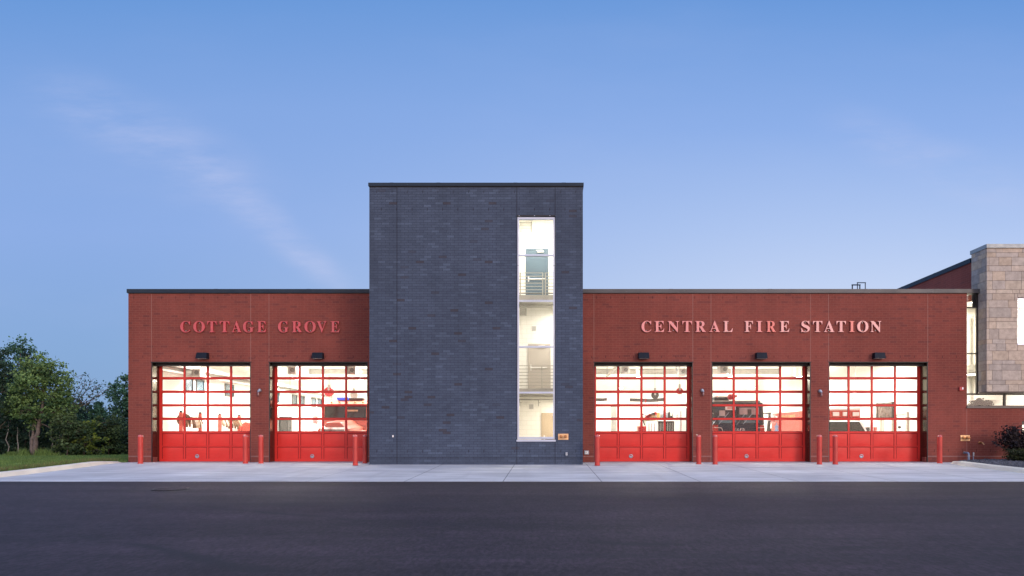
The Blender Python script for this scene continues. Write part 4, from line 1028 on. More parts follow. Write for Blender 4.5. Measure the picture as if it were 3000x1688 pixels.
# ------------------------------------------------------------------ bollards
b0 = None
BOL = [(411.5, 1359, 'red bollard at the lawn end of the brick wing'), (719, 1358.5, 'red bollard overlapping the tower side of the hose rack garage door'),
       (764.5, 1358.5, 'red bollard before the narrow brick pier between the two COTTAGE GROVE doors'), (1041, 1363.5, 'tall looking red bollard standing forward of its neighbour at the slate tower corner'),
       (1069.5, 1358, 'red bollard tucked behind another in the shade of the slate tower corner'), (1750, 1364, 'red bollard beside the slate tower on its window side'),
       (2047, 1360.5, 'red bollard on the pier between the rescue truck door and the engine door'), (2095, 1361, 'red bollard overlapping the near edge of the C.G.F.D. engine garage door'),
       (2400.5, 1361, 'red bollard on the pier between the engine door and the ambulance door'), (2447, 1361, 'red bollard standing in front of the ambulance garage door'), (2753, 1358, 'lone red bollard on brick between the ambulance door and the brass inlet plate')]
for px, py, lab in BOL:
    y = (CAMZ) * F / (py - VY)
    if b0 is None:
        b0 = thing('bollard', (X(px, y), y, 0), lab, 'bollard', 'red bollards in front of the garage doors')
        bx, r = X(px, y), .098
        s = MB(); s.lathe([(r + .012, .0), (r + .012, .03), (r, .045), (r, 1.10)], bx, y, 0, 28); s.build('sleeve', M['red_plastic'], b0, smooth=False)
        s = MB(); s.lathe([(r + .004, 1.10), (r + .004, 1.125), (r * .92, 1.155), (r * .7, 1.178), (r * .35, 1.19), (.004, 1.193)], bx, y, 0, 28); s.build('cap', M['red_cap'], b0, smooth=True)
        for ch in b0.children:
            if ch.name.startswith('sleeve'):
                ch.data.polygons.foreach_set('use_smooth', [True] * len(ch.data.polygons)); ch.data.set_sharp_from_angle(angle=R(35))
    else:
        c = copy_tree(b0); c.location = (X(px, y), y, 0); c['label'] = lab

# ------------------------------------------------------------------ small fixtures on the walls
def pendant(px, py, flip, lab):
    yb = Y0 - .001; x = X(px); z = Z(py)
    t_ = thing('wall_fixture', (x, Y0, z), lab, 'wall fixture', 'grey domed fixtures on the brick piers')
    s = MB(); s.lathe([(.075, .0), (.075, .03), (.068, .07), (.045, .105), (.004, .115)], x, yb, z, 20, 'y'); s.build('dome', M['galv'], t_, smooth=True)
    s = MB(); s.tube([(x + .03 * flip, yb - .07, z - .01), (x + .035 * flip, yb - .10, z - .08)], .045, 12); s.build('neck', M['galv'], t_)
    s = MB(); s.lathe([(.004, -.25), (.035, -.24), (.044, -.21), (.044, -.08)], x + .035 * flip, yb - .10, z, 16); s.build('tube_lens', pmat('fixture_tube', (.22, .10, .085), .12, 0, .2, coat=.6), t_, smooth=True)
pendant(762, 1144, -1, 'grey domed wall fixture with hanging tube on the pier between the COTTAGE GROVE doors')
pendant(2056.5, 1144, 1, 'grey domed wall fixture with hanging tube beside the C.G.F.D. engine door')
pendant(2401.5, 1146, 1, 'grey domed wall fixture with hanging tube beside the ambulance door')

def fdc(x0, x1, z0, z1, y, lab):
    t_ = thing('fire_department_inlet', ((x0 + x1)/2, y, z0), lab, 'wall hydrant', 'brass twin hose inlets')
    s = MB(); s.box(x0, x1, y - .02, y - .001, z0, z1); s.build('plate', M['brass'], t_, bevel=.004)
    for k in (.28, .72):
        cx = x0 + (x1 - x0) * k; cz = (z0 + z1)/2 + .01
        s = MB(); s.lathe([(.062, .02), (.062, .05), (.050, .06), (.050, .11), (.058, .115), (.058, .135), (.02, .14), (.018, .155), (.003, .158)], cx, y, cz, 20, 'y'); o = s.build('hose_inlet', M['brass_dark'], t_)
        s = MB(); s.box(cx - .074, cx - .056, y - .125, y - .10, cz - .012, cz + .012); s.box(cx + .056, cx + .074, y - .125, y - .10, cz - .012, cz + .012); s.build('lug', M['brass'], o)
    s = MB(); s.tube([(x0 + .3*(x1-x0), y - .10, z0 + .09), (x0 + .42*(x1-x0), y - .06, z0 + .03), (x0 + .58*(x1-x0), y - .06, z0 + .03), (x0 + .7*(x1-x0), y - .10, z0 + .09)], .006, 6); s.build('chain', M['grille'], t_)
fdc(X(1635, Y1), X(1665, Y1), Z(1288.5, Y1), Z(1271, Y1), Y1, 'brass twin hose inlet plate on slate brick beside the stair window sill')
fdc(X(2813.5), X(2841), Z(1292), Z(1275.2), Y0, 'brass twin hose inlet plate on red brick near the purple shrub')

s = MB(); x0, x1, z0, z1 = X(1656.5, Y1), X(1662.8, Y1), Z(1337, Y1), Z(1325, Y1)
s.box(x0, x1, Y1 - .07, Y1 - .001, z0 + .03, z1); s.prism([(Y1 - .07, z0 + .03), (Y1 - .001, z0 + .03), (Y1 - .001, z0), (Y1 - .045, z0)], 'x', x0 + .004, x1 - .004)
tag(s.build('outlet_cover', M['galv'], bevel=.008), 'grey covered socket low on the slate brick below the brass inlet', 'outlet cover')
s = MB(); s.box(X(1149.5, Y1), X(1153.5, Y1), Y1 - .03, Y1 - .001, Z(1281, Y1), Z(1275, Y1))
tag(s.build('wall_socket', M['white_gloss'], bevel=.005), 'tiny white box low on the dark slate brick by a joint', 'wall box')
t_ = thing('electrical_box', (X(1718), Y0, Z(1331)), 'square galvanised electrical box low on red brick between tower and first red door', 'electrical box')
s = MB(); s.box(X(1711.8), X(1725), Y0 - .05, Y0 - .001, Z(1331.5), Z(1320)); s.build('box_body', M['galv'], t_, bevel=.005)
s = MB(); s.box(X(1714.5), X(1722), Y0 - .075, Y0 - .05, Z(1329.5), Z(1322.5)); s.build('cover', M['white_gloss'], t_, bevel=.005)
s = MB(); s.box(X(1717), X(1719.5), Y0 - .08, Y0 - .075, Z(1327.5), Z(1324)); s.build('button', M['grille'], t_)

t_ = thing('fire_alarm', (X(2815.5), Y0, Z(1145)), 'small red horn strobe on the brick beside the glazed corner', 'fire alarm')
s = MB(); s.box(X(2808.5), X(2820.5), Y0 - .07, Y0 - .001, Z(1145), Z(1133.8)); s.build('housing', M['red_device'], t_, bevel=.012)
s = MB(); s.box(X(2815.5), X(2819), Y0 - .09, Y0 - .07, Z(1141.5), Z(1135.5)); s.build('strobe_lens', M['white_lens'], t_, bevel=.004)
t_ = thing('garden_tap', (X(2871), Y0, Z(1300)), 'brass wall tap on red brick between the inlet plate and the purple shrub', 'tap')
s = MB(); s.lathe([(.06, 0), (.06, .02), (.035, .03), (.03, .10), (.04, .11), (.035, .15), (.004, .16)], X(2870), Y0, Z(1297), 16, 'y'); s.build('valve_body', M['brass_dark'], t_)
s = MB(); s.tube([(X(2870), Y0 - .12, Z(1297)), (X(2874), Y0 - .15, Z(1299)), (X(2876), Y0 - .16, Z(1303))], .022, 10); s.build('spout', M['brass'], t_)
yp = Y0 - .32
t_ = thing('vent_pipe', (X(2838, yp), yp, .1), 'thick grey pipe bending out of the brick wall down to the planting bed', 'pipe')
s = MB(); zz = Z(1327, yp); xq = X(2838, yp); s.tube([(xq, Y0 + .02, zz), (xq, yp + .10, zz), (xq, yp + .03, zz - .02), (xq, yp, zz - .08), (xq, yp, -.05)], .042, 14); s.build('riser', M['grey_pipe'], t_, smooth=True)
s = MB(); s.lathe([(.055, 0), (.055, .04)], xq, Y0, zz, 16, 'y'); s.lathe([(.052, 0), (.052, .05)], xq, yp, zz - .16, 16); s.build('collar', M['galv'], t_)
t_ = thing('conduit', (X(2851.5, yp), yp, .1), 'thin grey conduit with a small box on top, beside the bent pipe', 'pipe')
s = MB(); s.tube([(X(2851.5, yp), yp, -.05), (X(2851.5, yp), yp, Z(1336, yp))], .016, 8); s.build('riser', M['grey_pipe'], t_)
s = MB(); s.box(X(2850, yp), X(2853.4, yp), yp - .03, yp + .03, Z(1336, yp), Z(1325.5, yp)); s.build('box_head', M['galv'], t_, bevel=.006)

# roof hatch guard rails seen above the parapet
for (xa, xb, ya, zt_, r_, lab) in ((2497, 2519, 33.0, 835, .030, 'low dark rail hoop above the parapet, the nearer of two'), (2512, 2535, 35.5, 828.5, .024, 'thin tall rail hoop above the parapet, behind the lower one')):
    s = MB(); zt__ = Z(zt_, ya); s.tube([(X(xa, ya), ya, 7.1), (X(xa, ya), ya, zt__ - r_)], r_, 8); s.tube([(X(xb, ya), ya, 7.1), (X(xb, ya), ya, zt__ - r_)], r_, 8); s.tube([(X(xa, ya) - r_, ya, zt__), (X(xb, ya) + r_, ya, zt__)], r_, 8)
    tag(s.build('roof_guard_rail', M['coping']), lab, 'guard rail', 'rail hoops by the roof hatch')

# ------------------------------------------------------------------ lights inside
def strip_light(x, y, z, lab, grp, power, ln=1.25, root=None):
    t_ = thing('ceiling_light', (x, y, z), lab, 'ceiling light', grp)
    s = MB(); s.box(x - .15, x + .15, y - ln/2, y + ln/2, z + .02, z + .09); s.tube([(x, y - ln*.35, z + .09), (x, y - ln*.35, CEIL)], .008, 6); s.tube([(x, y + ln*.35, z + .09), (x, y + ln*.35, CEIL)], .008, 6)
    s.build('housing', M['beam'], t_)
    s = MB(); s.box(x - .13, x + .13, y - ln/2 + .02, y + ln/2 - .02, z - .005, z + .02); s.build('lens', M['strip'], t_)
    L = bpy.data.lights.new('lamp', 'AREA'); L.shape = 'RECTANGLE'; L.size = .26; L.size_y = ln; L.energy = power; L.color = (1.0, .95, .88)
    o = bpy.data.objects.new('lamp', L); col.objects.link(o); o.parent = t_; o.location = (0, 0, -.03)
    U = bpy.data.lights.new('ceiling_fill', 'AREA'); U.shape = 'RECTANGLE'; U.size = .26; U.size_y = ln; U.energy = power * .38; U.color = (1.0, .95, .88)  # added upward lamp that whitens the bay ceiling, not part of the fixture
    o = bpy.data.objects.new('ceiling_fill', U); col.objects.link(o); o.parent = t_; o.location = (0, 0, .12); o.rotation_euler = (math.pi, 0, 0)
PB = 490
n_ = 0
for x, nm in ((-16.4, 'over the hose racks'), (-12.2, 'over the hooded engine'), (-8.6, 'beside the tower wall')):
    for y, nn in ((35.4, 'close to the doors'), (44.5, 'halfway back'), (53.0, 'at the back wall')):
        strip_light(x, y, 4.85, f'bright strip light {nm}, {nn}', 'bay strip lights', PB)
for x, nm in ((5.8, 'in the bay beside the tower'), (11.6, 'over the C.G.F.D. engine'), (15.9, 'over the ambulance')):
    for y, nn in ((35.0, 'close to the doors'), (43.2, 'halfway back'), (53.0, 'at the back wall')):
        strip_light(x, y, 4.85, f'bright strip light {nm}, {nn}', 'bay strip lights', PB)
def lamp(name, loc, size, power, c, parent=None):
    L = bpy.data.lights.new(name, 'AREA'); L.shape = 'RECTANGLE'; L.size, L.size_y = size; L.energy = power; L.color = c
    o = bpy.data.objects.new(name, L); col.objects.link(o); o.location = loc; return o
def flush_light(x, y, z, w_, d_, power, c, lab):
    t_ = thing('ceiling_light', (x, y, z), lab, 'ceiling light', 'flush lights in stair and office')
    s = MB(); s.box(x - w_/2, x + w_/2, y - d_/2, y + d_/2, z - .05, z); s.build('housing', M['white_gloss'], t_)
    s = MB(); s.box(x - w_/2 + .02, x + w_/2 - .02, y - d_/2 + .02, y + d_/2 - .02, z - .058, z - .05); s.build('lens', M['strip'], t_)
    o = lamp('lamp', (0, 0, -.08), (w_ - .04, d_ - .04), power, c); o.parent = t_
flush_light(-.3, 28.6, 10.69, 1.6, 1.2, 100, (1, .97, .91), 'hidden flush light at the top of the stair tower')
flush_light(.80, 28.9, 6.68, .36, 1.6, 85, (1, .96, .88), 'hidden light in the middle of the stair tower')
flush_light(.80, 28.9, 2.78, .36, 1.6, 54, (1, .91, .75), 'hidden light at the foot of the stair tower')
flush_light(20.5, 31.6, 7.41, 1.4, .6, 300, (1, .95, .87), 'office ceiling light behind the stone volume')
flush_light(20.3, 31.6, 4.04, 1.6, .5, 240, (1, .95, .88), 'office ceiling light over the strip window')
flush_light(24.5, 31.6, 4.04, 1.6, .5, 240, (1, .95, .88), 'second office ceiling light farther along the strip window')
flush_light(23.5, 31.6, 7.41, 1.4, .6, 300, (1, .95, .87), 'second office ceiling light behind the stone volume')

# ------------------------------------------------------------------ hose racks
def hose_rack(ya, yb, seed, lab):
    x = -17.35; t_ = thing('hose_rack', (x, (ya + yb)/2, 0), lab, 'hose rack', 'red hose racks along the bay wall')
    for y in (ya, yb):
        s = MB(); s.box(x - .075, x + .075, y - .06, y + .06, .0, 2.26); s.box(x - .45, x + .45, y - .05, y + .05, .0, .06); s.build('upright', M['rack_red'], t_, bevel=.006)
        s = MB(); s.box(x - .05, x + .05, y - .05, y + .05, 2.26, 2.34); s.build('post_cap', M['rubber'], t_)
    for z in (1.95, 1.15):
        s = MB(); s.box(x - .04, x + .04, ya + .06, yb - .06, z - .04, z + .04); s.build('rail', M['rack_red'], t_)
    rnd = random.Random(seed)
    n = int((yb - ya) / .115)
    for i in range(n):
        y = ya + .16 + i * (yb - ya - .3) / max(n - 1, 1)
        m_ = M[rnd.choice(('hose_tan', 'hose_brown', 'hose_white', 'hose_brown'))]
        s = MB(); w_ = rnd.uniform(.12, .22); d_ = rnd.uniform(.20, .46); tw = rnd.uniform(-.06, .06)
        for k in range(2):
            o = (k - .5) * .05
            pts = [(x - w_ - o, y + tw, 1.97 - d_ * .55), (x - w_ * .9 - o, y + tw * .5, 1.80), (x - w_ * .5, y, 2.0 + o * .4), (x, y, 2.06 + o * .4), (x + w_ * .5, y, 2.0 + o * .4), (x + w_ * .9 + o, y - tw * .5, 1.80), (x + w_ + o, y - tw, 1.97 - d_)]
            s.tube(pts, [.018, .021, .021, .021, .021, .021, .03], 6)
        o_ = s.build('fire_hose', m_, smooth=True); tag(o_, 'loop of fire hose hung over the red rack ' + ('nearer the door' if seed == 1 else 'farther down the wall'), 'hose', 'hose loops hung on the rack ' + ('near the door' if seed == 1 else 'down the wall'))
hose_rack(32.45, 34.25, 1, 'red hose rack by the bay wall, nearer the door')
hose_rack(36.3, 38.6, 2, 'red hose rack by the bay wall, farther down')
s = MB(); s.lathe([(.05, -.12), (.29, -.12), (.29, -.10), (.2, -.10), (.2, .10), (.29, .10), (.29, .12), (.05, .12)], -17.33, 32.66, 1.92, 22, 'y')
tag(s.build('hose_reel', M['hose_brown']), 'round brown hose reel at the end of the nearer red rack', 'hose reel')
s = MB(); s.prism([(-17.7, .75), (-16.9, .75), (-16.75, 1.75), (-17.3, 1.95), (-17.7, 1.7)], 'y', 39.2, 40.4)
tag(s.build('tarp_bundle', M['rack_red'], bevel=.05), 'red bundle standing past the farther hose rack', 'bundle')

# unit heaters and reels hanging from the deck
def heater(x, y, z, lab, s_=1.0):
    t_ = thing('unit_heater', (x, y, z), lab, 'heater', 'grey unit heaters under the bay ceiling')
    b = MB(); b.box(x - .34*s_, x + .34*s_, y - .25, y + .25, z, z + .62*s_); b.build('casing', M['beam'], t_, bevel=.015)
    b = MB()
    for i in range(6): b.box(x - .29*s_, x + .29*s_, y - .27, y - .25, z + .06*s_ + i*.085*s_, z + .10*s_ + i*.085*s_)
    b.build('louvre', M['grille'], t_)
    b = MB(); b.lathe([(.17*s_, .25), (.17*s_, .268)], x + .04, y, z + .33*s_, 18, 'y'); b.build('fan_guard', M['gasket'], t_)
    b = MB(); b.tube([(x - .25*s_, y, z + .6*s_), (x - .25*s_, y, CEIL)], .012, 6); b.tube([(x + .25*s_, y, z + .6*s_), (x + .25*s_, y, CEIL)], .012, 6)
    b.tube([(x - .42*s_, y - .02, z + .4*s_), (x - .5*s_, y - .02, z + .75*s_), (x - .2*s_, y - .02, z + 1.0*s_), (x, y - .02, CEIL)], .03, 8); b.build('hanger', M['galv'], t_)
heater(X(581, 34), 34, Z(1105, 34), 'grey unit heater hanging over the hose rack door', .62)
heater(X(860, 34.5), 34.5, Z(1097.5, 34.5), 'grey unit heater at the lawn side of the hooded engine', .62)
heater(X(1033, 34), 34, Z(1097.5, 34), 'grey unit heater above the hooded engine cab', .62)
heater(X(1830, 36), 36, Z(1096, 36), 'grey unit heater by the bay door next to the tower', .62)
heater(X(1997, 37), 37, Z(1101, 37), 'grey unit heater high in the rescue truck bay, lamp side', .62)
heater(X(2118, 36), 36, Z(1095, 36), 'dark looking heater above the C.G.F.D. engine', .62)
def reel(x, y, z, lab, m_=None, r_=.28):
    t_ = thing('cord_reel', (x, y, z), lab, 'cord reel', 'cord reels hanging from the bay ceiling')
    b = MB(); b.lathe([(r_, -.07), (r_, -.05), (r_*.6, -.045), (r_*.6, .045), (r_, .05), (r_, .07)], x, y, z, 22, 'y'); b.build('drum', m_ or M['red_device'], t_)
    b = MB(); b.box(x - .05, x + .05, y - .10, y - .072, z, z + .42); b.box(x - .05, x + .05, y + .072, y + .10, z, z + .42); b.tube([(x, y, z + .42), (x, y, CEIL)], .012, 6); b.build('bracket', M['grille'], t_)
    b = MB(); b.tube([(x + r_*.6, y, z), (x + r_*.62, y, z - .9)], .01, 6); b.build('cord', M['rubber'], t_)
reel(X(964, 40), 40, Z(1148, 40), 'red cord reel hanging between the engine and the wall windows')
reel(X(1037, 42), 42, Z(1158, 42), 'dark reel hanging above the hooded engine roof', M['grille'], .22)
reel(X(1919, 40), 40, Z(1158, 40), 'dark cluttered reel hanging over the rescue truck', M['dark_gear'], .22)
reel(X(1991, 42), 42, Z(1146, 42), 'red cord reel high beside the rescue truck bay light', M['red_device'], .2)
b = MB(); y = 40.5; zz = lambda q: Z(q, y)
b.tube([(X(1845, y), y, zz(1172)), (X(1875, y), y, zz(1172.5)), (X(1905, y), y, zz(1174)), (X(1928, y), y, zz(1172)), (X(1950, y), y, zz(1170))], .10, 12)
tag(b.build('exhaust_hose', M['duct'], smooth=True), 'fat dark exhaust hose slung across the bay above the rescue truck', 'exhaust hose')
b = MB(); b.tube([(X(1747, y), y, zz(1171)), (X(1765, y), y, zz(1171.5)), (X(1778, y), y, zz(1170))], .09, 12)
tag(b.build('exhaust_hose', M['duct'], smooth=True), 'short length of exhaust hose in the clear part of the tower side bay', 'exhaust hose')
b = MB(); b.box(X(1889, 40.4), X(1893, 40.4), 40.3, 40.4, Z(1180, 40.4), Z(1168, 40.4)); tag(b.build('control_box', M['red_device']), 'small red control box hanging under the fat exhaust hose', 'control box')
for xa, xb, ya, yb in ((X(1818, 36), X(1866, 52), 36, 52),):
    pass
t_ = thing('door_track', (7.0, 33, 3.9), 'pair of pale overhead door tracks sloping up under the bay ceiling', 'door track')
for x in (7.9, 3.6):
    b = MB(); b.box(x - .04, x + .04, 31.2, 40.5, 4.62, 4.74); b.build('rail', M['beam'], t_)
    b = MB(); b.tube([(x, 40.3, 4.7), (x, 40.3, CEIL)], .02, 6); b.build('hanger', M['galv'], t_)
# ------------------------------------------------------------------ vehicles in the bays (all parked nose to the doors)
def wheel(t_, x, y, r, w_, sgn):
    s = MB(); s.lathe([(r * .62, -w_/2), (r * .95, -w_/2), (r, -w_/2 + .03), (r, w_/2 - .03), (r * .95, w_/2), (r * .62, w_/2)], x, y, r + .008, 28, 'x'); o = s.build('wheel', M['rubber'], t_)
    s = MB(); s.lathe([(r * .61, -w_/2 + .02), (r * .61, w_/2 - .05), (r * .3, w_/2 - .02 if sgn > 0 else w_/2 - .05), (.05, w_/2)], x, y, r + .008, 20, 'x'); s.build('rim', M['chrome'], o)

def mirror(t_, x, y, z, sgn, hx, h=.42, w_=.24):
    s = MB(); s.tube([(hx, y + .10, z - .12), (x - sgn * .05, y, z - .05)], .018, 8); s.tube([(hx, y + .12, z + .25), (x - sgn * .05, y, z + .15)], .014, 8); o = s.build('mirror', M['chrome'], t_)
    s = MB(); s.box(x - w_/2, x + w_/2, y - .07, y + .05, z - h/2, z + h/2); s.build('mirror_head', M['chrome'], o, bevel=.03)

# hooded engine behind the second door
cx, yf = -10.12, 32.4
t_ = thing('fire_engine', (cx, yf, 0), 'red hooded fire engine with chrome grille and blue light bar beside the tower wall', 'fire engine')
hw = 1.2
s = MB()
s.prism([(yf + 2.35, .55), (yf + 4.7, .55), (yf + 4.7, 2.98), (yf + 2.75, 2.98), (yf + 2.55, 2.90), (yf + 2.12, 2.72), (yf + 2.02, 1.95), (yf + 1.95, .9)], 'x', cx - hw, cx + hw)
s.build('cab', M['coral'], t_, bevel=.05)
s = MB()
prof = [(-.98, 1.10), (-.95, 1.52), (-.62, 1.66), (-.40, 1.86), (.40, 1.86), (.62, 1.66), (.95, 1.52), (.98, 1.10)]
n = len(prof); v0 = [(cx + a * .80, yf + .10, b * .97) for a, b in prof]; v1 = [(cx + a, yf + 2.05, b + .10) for a, b in prof]
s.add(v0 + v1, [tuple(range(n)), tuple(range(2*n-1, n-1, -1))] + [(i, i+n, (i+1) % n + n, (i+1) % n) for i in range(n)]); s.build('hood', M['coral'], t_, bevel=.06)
for k in (-1, 1):
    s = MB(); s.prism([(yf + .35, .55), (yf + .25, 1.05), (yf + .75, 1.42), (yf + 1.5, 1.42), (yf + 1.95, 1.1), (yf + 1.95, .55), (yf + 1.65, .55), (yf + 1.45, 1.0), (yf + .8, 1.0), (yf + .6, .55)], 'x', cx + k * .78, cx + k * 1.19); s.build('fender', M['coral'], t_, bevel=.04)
    s = MB(); s.lathe([(.17, -.02), (.17, .05), (.14, .08), (.003, .10)], cx + k * 1.0, yf + .30, 1.17, 20, 'y'); h_ = s.build('headlight', M['white_lens'], t_)
    s = MB(); s.lathe([(.19, -.02), (.19, .03), (.172, .04), (.172, -.02)], cx + k * 1.0, yf + .28, 1.17, 20, 'y'); s.build('bezel', M['chrome'], h_)
    wheel(t_, cx + k * 1.0, yf + 1.12, .50, .30, k); wheel(t_, cx + k * 1.0, yf + 6.6, .50, .30, k)
    mirror(t_, cx + k * 1.52, yf + 2.0, 1.95, k, cx + k * 1.15)
s = MB(); s.box(cx - .62, cx + .62, yf + .02, yf + .10, .80, 1.58); s.build('grille_surround', M['chrome'], t_, bevel=.03)
g_ = [o for o in t_.children if o.name.startswith('grille_surround')][0]
s = MB()
for i in range(24): a = cx - .55 + i * .0458; s.box(a, a + .022, yf - .006, yf + .018, .86, 1.46)
s.build('grille', M['gasket'], g_)
s = MB(); s.box(cx - 1.2, cx + 1.2, yf - .42, yf - .02, .48, .80); s.build('bumper', M['chrome'], t_, bevel=.03)
s = MB()
for k in (-1, 1):
    a, b = (cx - 1.04, cx - .02) if k < 0 else (cx + .02, cx + 1.04)
    s.add([(a, yf + 1.985, 2.0), (b, yf + 1.985, 2.0), (b, yf + 2.075, 2.66), (a, yf + 2.075, 2.66)], [(0, 1, 2, 3)])
w_ = s.build('windscreen', M['cab_glass'], t_)
s = MB(); s.tube([(cx - .8, yf + 1.96, 2.02), (cx - .45, yf + 2.02, 2.5)], .012, 6); s.tube([(cx + .2, yf + 1.96, 2.02), (cx + .55, yf + 2.02, 2.5)], .012, 6); s.build('wiper', M['gasket'], w_)
s = MB(); s.box(cx + .02, cx + .62, yf + 2.0, yf + 2.03, 2.38, 2.46); s.build('sun_visor', M['hose_tan'], w_)
for k in (-1, 1):
    s = MB(); x = cx + k * (hw + .004); s.box(x - .004, x + .004, yf + 2.5, yf + 3.5, 1.9, 2.62); s.build('side_window', M['cab_glass'], t_)
s = MB(); s.box(cx - .62, cx - .02, yf + 2.6, yf + 2.95, 2.985, 3.13); lb = s.build('light_bar', M['blue_lens'], t_, bevel=.03)
s = MB(); s.box(cx - .02, cx + .75, yf + 2.62, yf + 2.93, 2.985, 3.10); s.build('siren_housing', M['dark_gear'], t_, bevel=.03)
for i in range(5):
    s = MB(); s.lathe([(.045, 0), (.045, .02), (.03, .05), (.003, .06)], cx - .8 + i * .4, yf + 2.36, 2.86, 12, 'y'); s.build('marker_lamp', M['yellow'], t_)
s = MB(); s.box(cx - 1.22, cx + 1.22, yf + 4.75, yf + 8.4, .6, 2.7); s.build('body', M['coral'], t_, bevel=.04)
s = MB()
for k in (-1, 1):
    for j in range(3): x = cx + k * 1.224; s.box(x - .008, x + .008, yf + 4.9 + j * 1.15, yf + 5.95 + j * 1.15, 1.2, 2.5)
s.build('shutter', M['chrome'], t_)
s = MB(); s.tube([(cx - 1.35, yf + .2, 1.0), (cx - 1.35, yf + .2, 2.0)], .012, 6); s.build('fender_guide', M['gasket'], t_)

# flat fronted engine behind the C.G.F.D. door
cx, yf = 9.08, 32.1
t_ = thing('fire_engine', (cx, yf, 0), 'flat fronted fire engine lettered C.G.F.D. with ladder gear on its roof', 'fire engine')
s = MB(); s.prism([(yf + .02, .5), (yf + .02, 1.50), (yf + .085, 1.66), (yf + 3.3, 1.66), (yf + 3.3, .5)], 'x', cx - 1.22, cx + 1.22); s.build('cab', M['fire_red'], t_, bevel=.03)
s = MB(); s.prism([(yf + .088, 1.664), (yf + .10, 1.72), (yf + .28, 2.62), (yf + .45, 2.74), (yf + 3.3, 2.74), (yf + 3.3, 1.664)], 'x', cx - 1.215, cx + 1.215); s.build('cab_top', M['dark_gear'], t_, bevel=.04)
s = MB(); s.prism([(yf - .004, 1.36), (yf - .004, 1.505), (yf + .082, 1.735), (yf + .12, 1.735), (yf + .04, 1.36)], 'x', cx - .98, cx + .98); nv = s.build('front_panel', M['navy'], t_, bevel=.01)
s = MB(); text_line(s, 'C.G.F.D.', cx - .22, 1.395, .105, yf - .009, 0, width=.50); s.build('lettering', M['white_ink'], nv)
s = MB(); s.box(cx - .72, cx + .72, yf - .09, yf - .012, 1.21, 1.34); gb = s.build('grille_bar', M['chrome'], t_, bevel=.035)
s = MB(); s.lathe([(.09, 0), (.085, .012), (.003, .016)], cx, yf - .09, 1.275, 20, 'y'); s.build('badge', M['navy'], gb)
s = MB(); s.box(cx - .60, cx + .60, yf - .05, yf + .015, .72, 1.19); s.build('grille', M['gasket'], t_, bevel=.02)
s = MB(); s.box(cx - 1.25, cx + 1.25, yf - .5, yf, .42, .68); s.build('bumper', M['chrome'], t_, bevel=.04)
def on_screen(a, z): return yf + .10 + (z - 1.72) / .90 * .18 - .012
s = MB()
for a, b in ((cx - 1.10, cx - .03), (cx + .03, cx + 1.10)):
    s.quad((a, on_screen(0, 1.74), 1.74), (b, on_screen(0, 1.74), 1.74), (b, on_screen(0, 2.58), 2.58), (a, on_screen(0, 2.58), 2.58))
w_ = s.build('windscreen', M['cab_glass'], t_)
s = MB()
for a, b in ((-.95, -.45), (.2, .7)): s.tube([(cx + a, yf + .05, 1.70), (cx + b, yf + .14, 2.25)], .014, 6); s.tube([(cx + a - .4, yf + .05, 1.55), (cx + a + .12, yf + .13, 2.2)], .010, 6)
s.build('wiper', M['galv'], w_)
s = MB(); s.box(cx - .02, cx + .02, yf + .07, yf + .26, 1.74, 2.6); s.build('pillar', M['gasket'], w_)
s = MB(); s.box(cx + .06, cx + .98, yf + .175, yf + .20, 2.05, 2.48); s.box(cx - .9, cx - .62, yf + .16, yf + .18, 1.9, 2.35); s.build('seen_interior', pmat('pale_cab_lining', (.36, .30, .29), .6), w_)
s = MB(); s.box(cx + .44, cx + .62, yf + .158, yf + .174, 2.06, 2.4); s.box(cx + .5, cx + .58, yf + .14, yf + .157, 1.95, 2.02); s.build('seen_headset', M['dark_gear'], w_)
s = MB(); s.prism([(yf + .10, 1.76), (yf + .16, 2.02), (yf + .10, 2.0), (yf + .075, 1.76)], 'x', cx - .95, cx - .12); s.prism([(yf + .10, 1.76), (yf + .16, 2.02), (yf + .10, 2.0), (yf + .075, 1.76)], 'x', cx + .25, cx + .95); s.build('seen_dashboard', pmat('teal_dash', (.05, .12, .15), .4), w_)
for k in (-1, 1):
    s = MB(); s.box(cx + k * .74, cx + k * 1.18, yf - .02, yf + .015, .82, 1.30); h_ = s.build('headlight_panel', M['chrome'], t_, bevel=.01)
    for q in (.85, 1.06):
        s = MB(); s.lathe([(.085, 0), (.08, .03), (.003, .05)], cx + k * q, yf - .02, 1.17, 16, 'y'); s.build('headlight', M['white_lens'], h_)
    s = MB(); s.tube([(cx + k * .78, yf - .02, 1.40), (cx + k * .84, yf - .03, 1.52), (cx + k * 1.2, yf - .03, 1.545)], .014, 6); s.build('grab_rail', M['white_gloss'], t_)
    s = MB(); x = cx + k * 1.224; s.box(x - .006, x + .006, yf + .55, yf + 1.4, 1.72, 2.5); s.build('side_window', M['cab_glass'], t_)
    mirror(t_, cx + k * 1.55, yf - .05, 1.95, k, cx + k * 1.2)
    wheel(t_, cx + k * 1.0, yf + 1.7, .52, .32, k); wheel(t_, cx + k * 1.0, yf + 6.6, .52, .32, k)
s = MB(); s.box(cx - .62, cx - .14, yf + .10, yf + .20, 2.36, 2.56); p_ = s.build('sign_box', M['white_gloss'], t_, bevel=.02)
s = MB(); s.box(cx - .54, cx - .22, yf + .092, yf + .10, 2.41, 2.51); s.build('sign_face', pmat('sign_face', (.45, .25, .2), .4), p_)
s = MB(); s.prism([(yf + .262, 2.60), (yf + .30, 2.715), (yf + .43, 2.752), (yf + .43, 2.60)], 'x', cx - 1.2, cx + 1.2); s.build('visor', M['dark_gear'], t_)
s = MB(); s.box(cx - 1.1, cx + 1.15, yf + .45, yf + .75, 2.76, 2.84); s.build('light_bar', M['grille'], t_, bevel=.02)
s = MB()
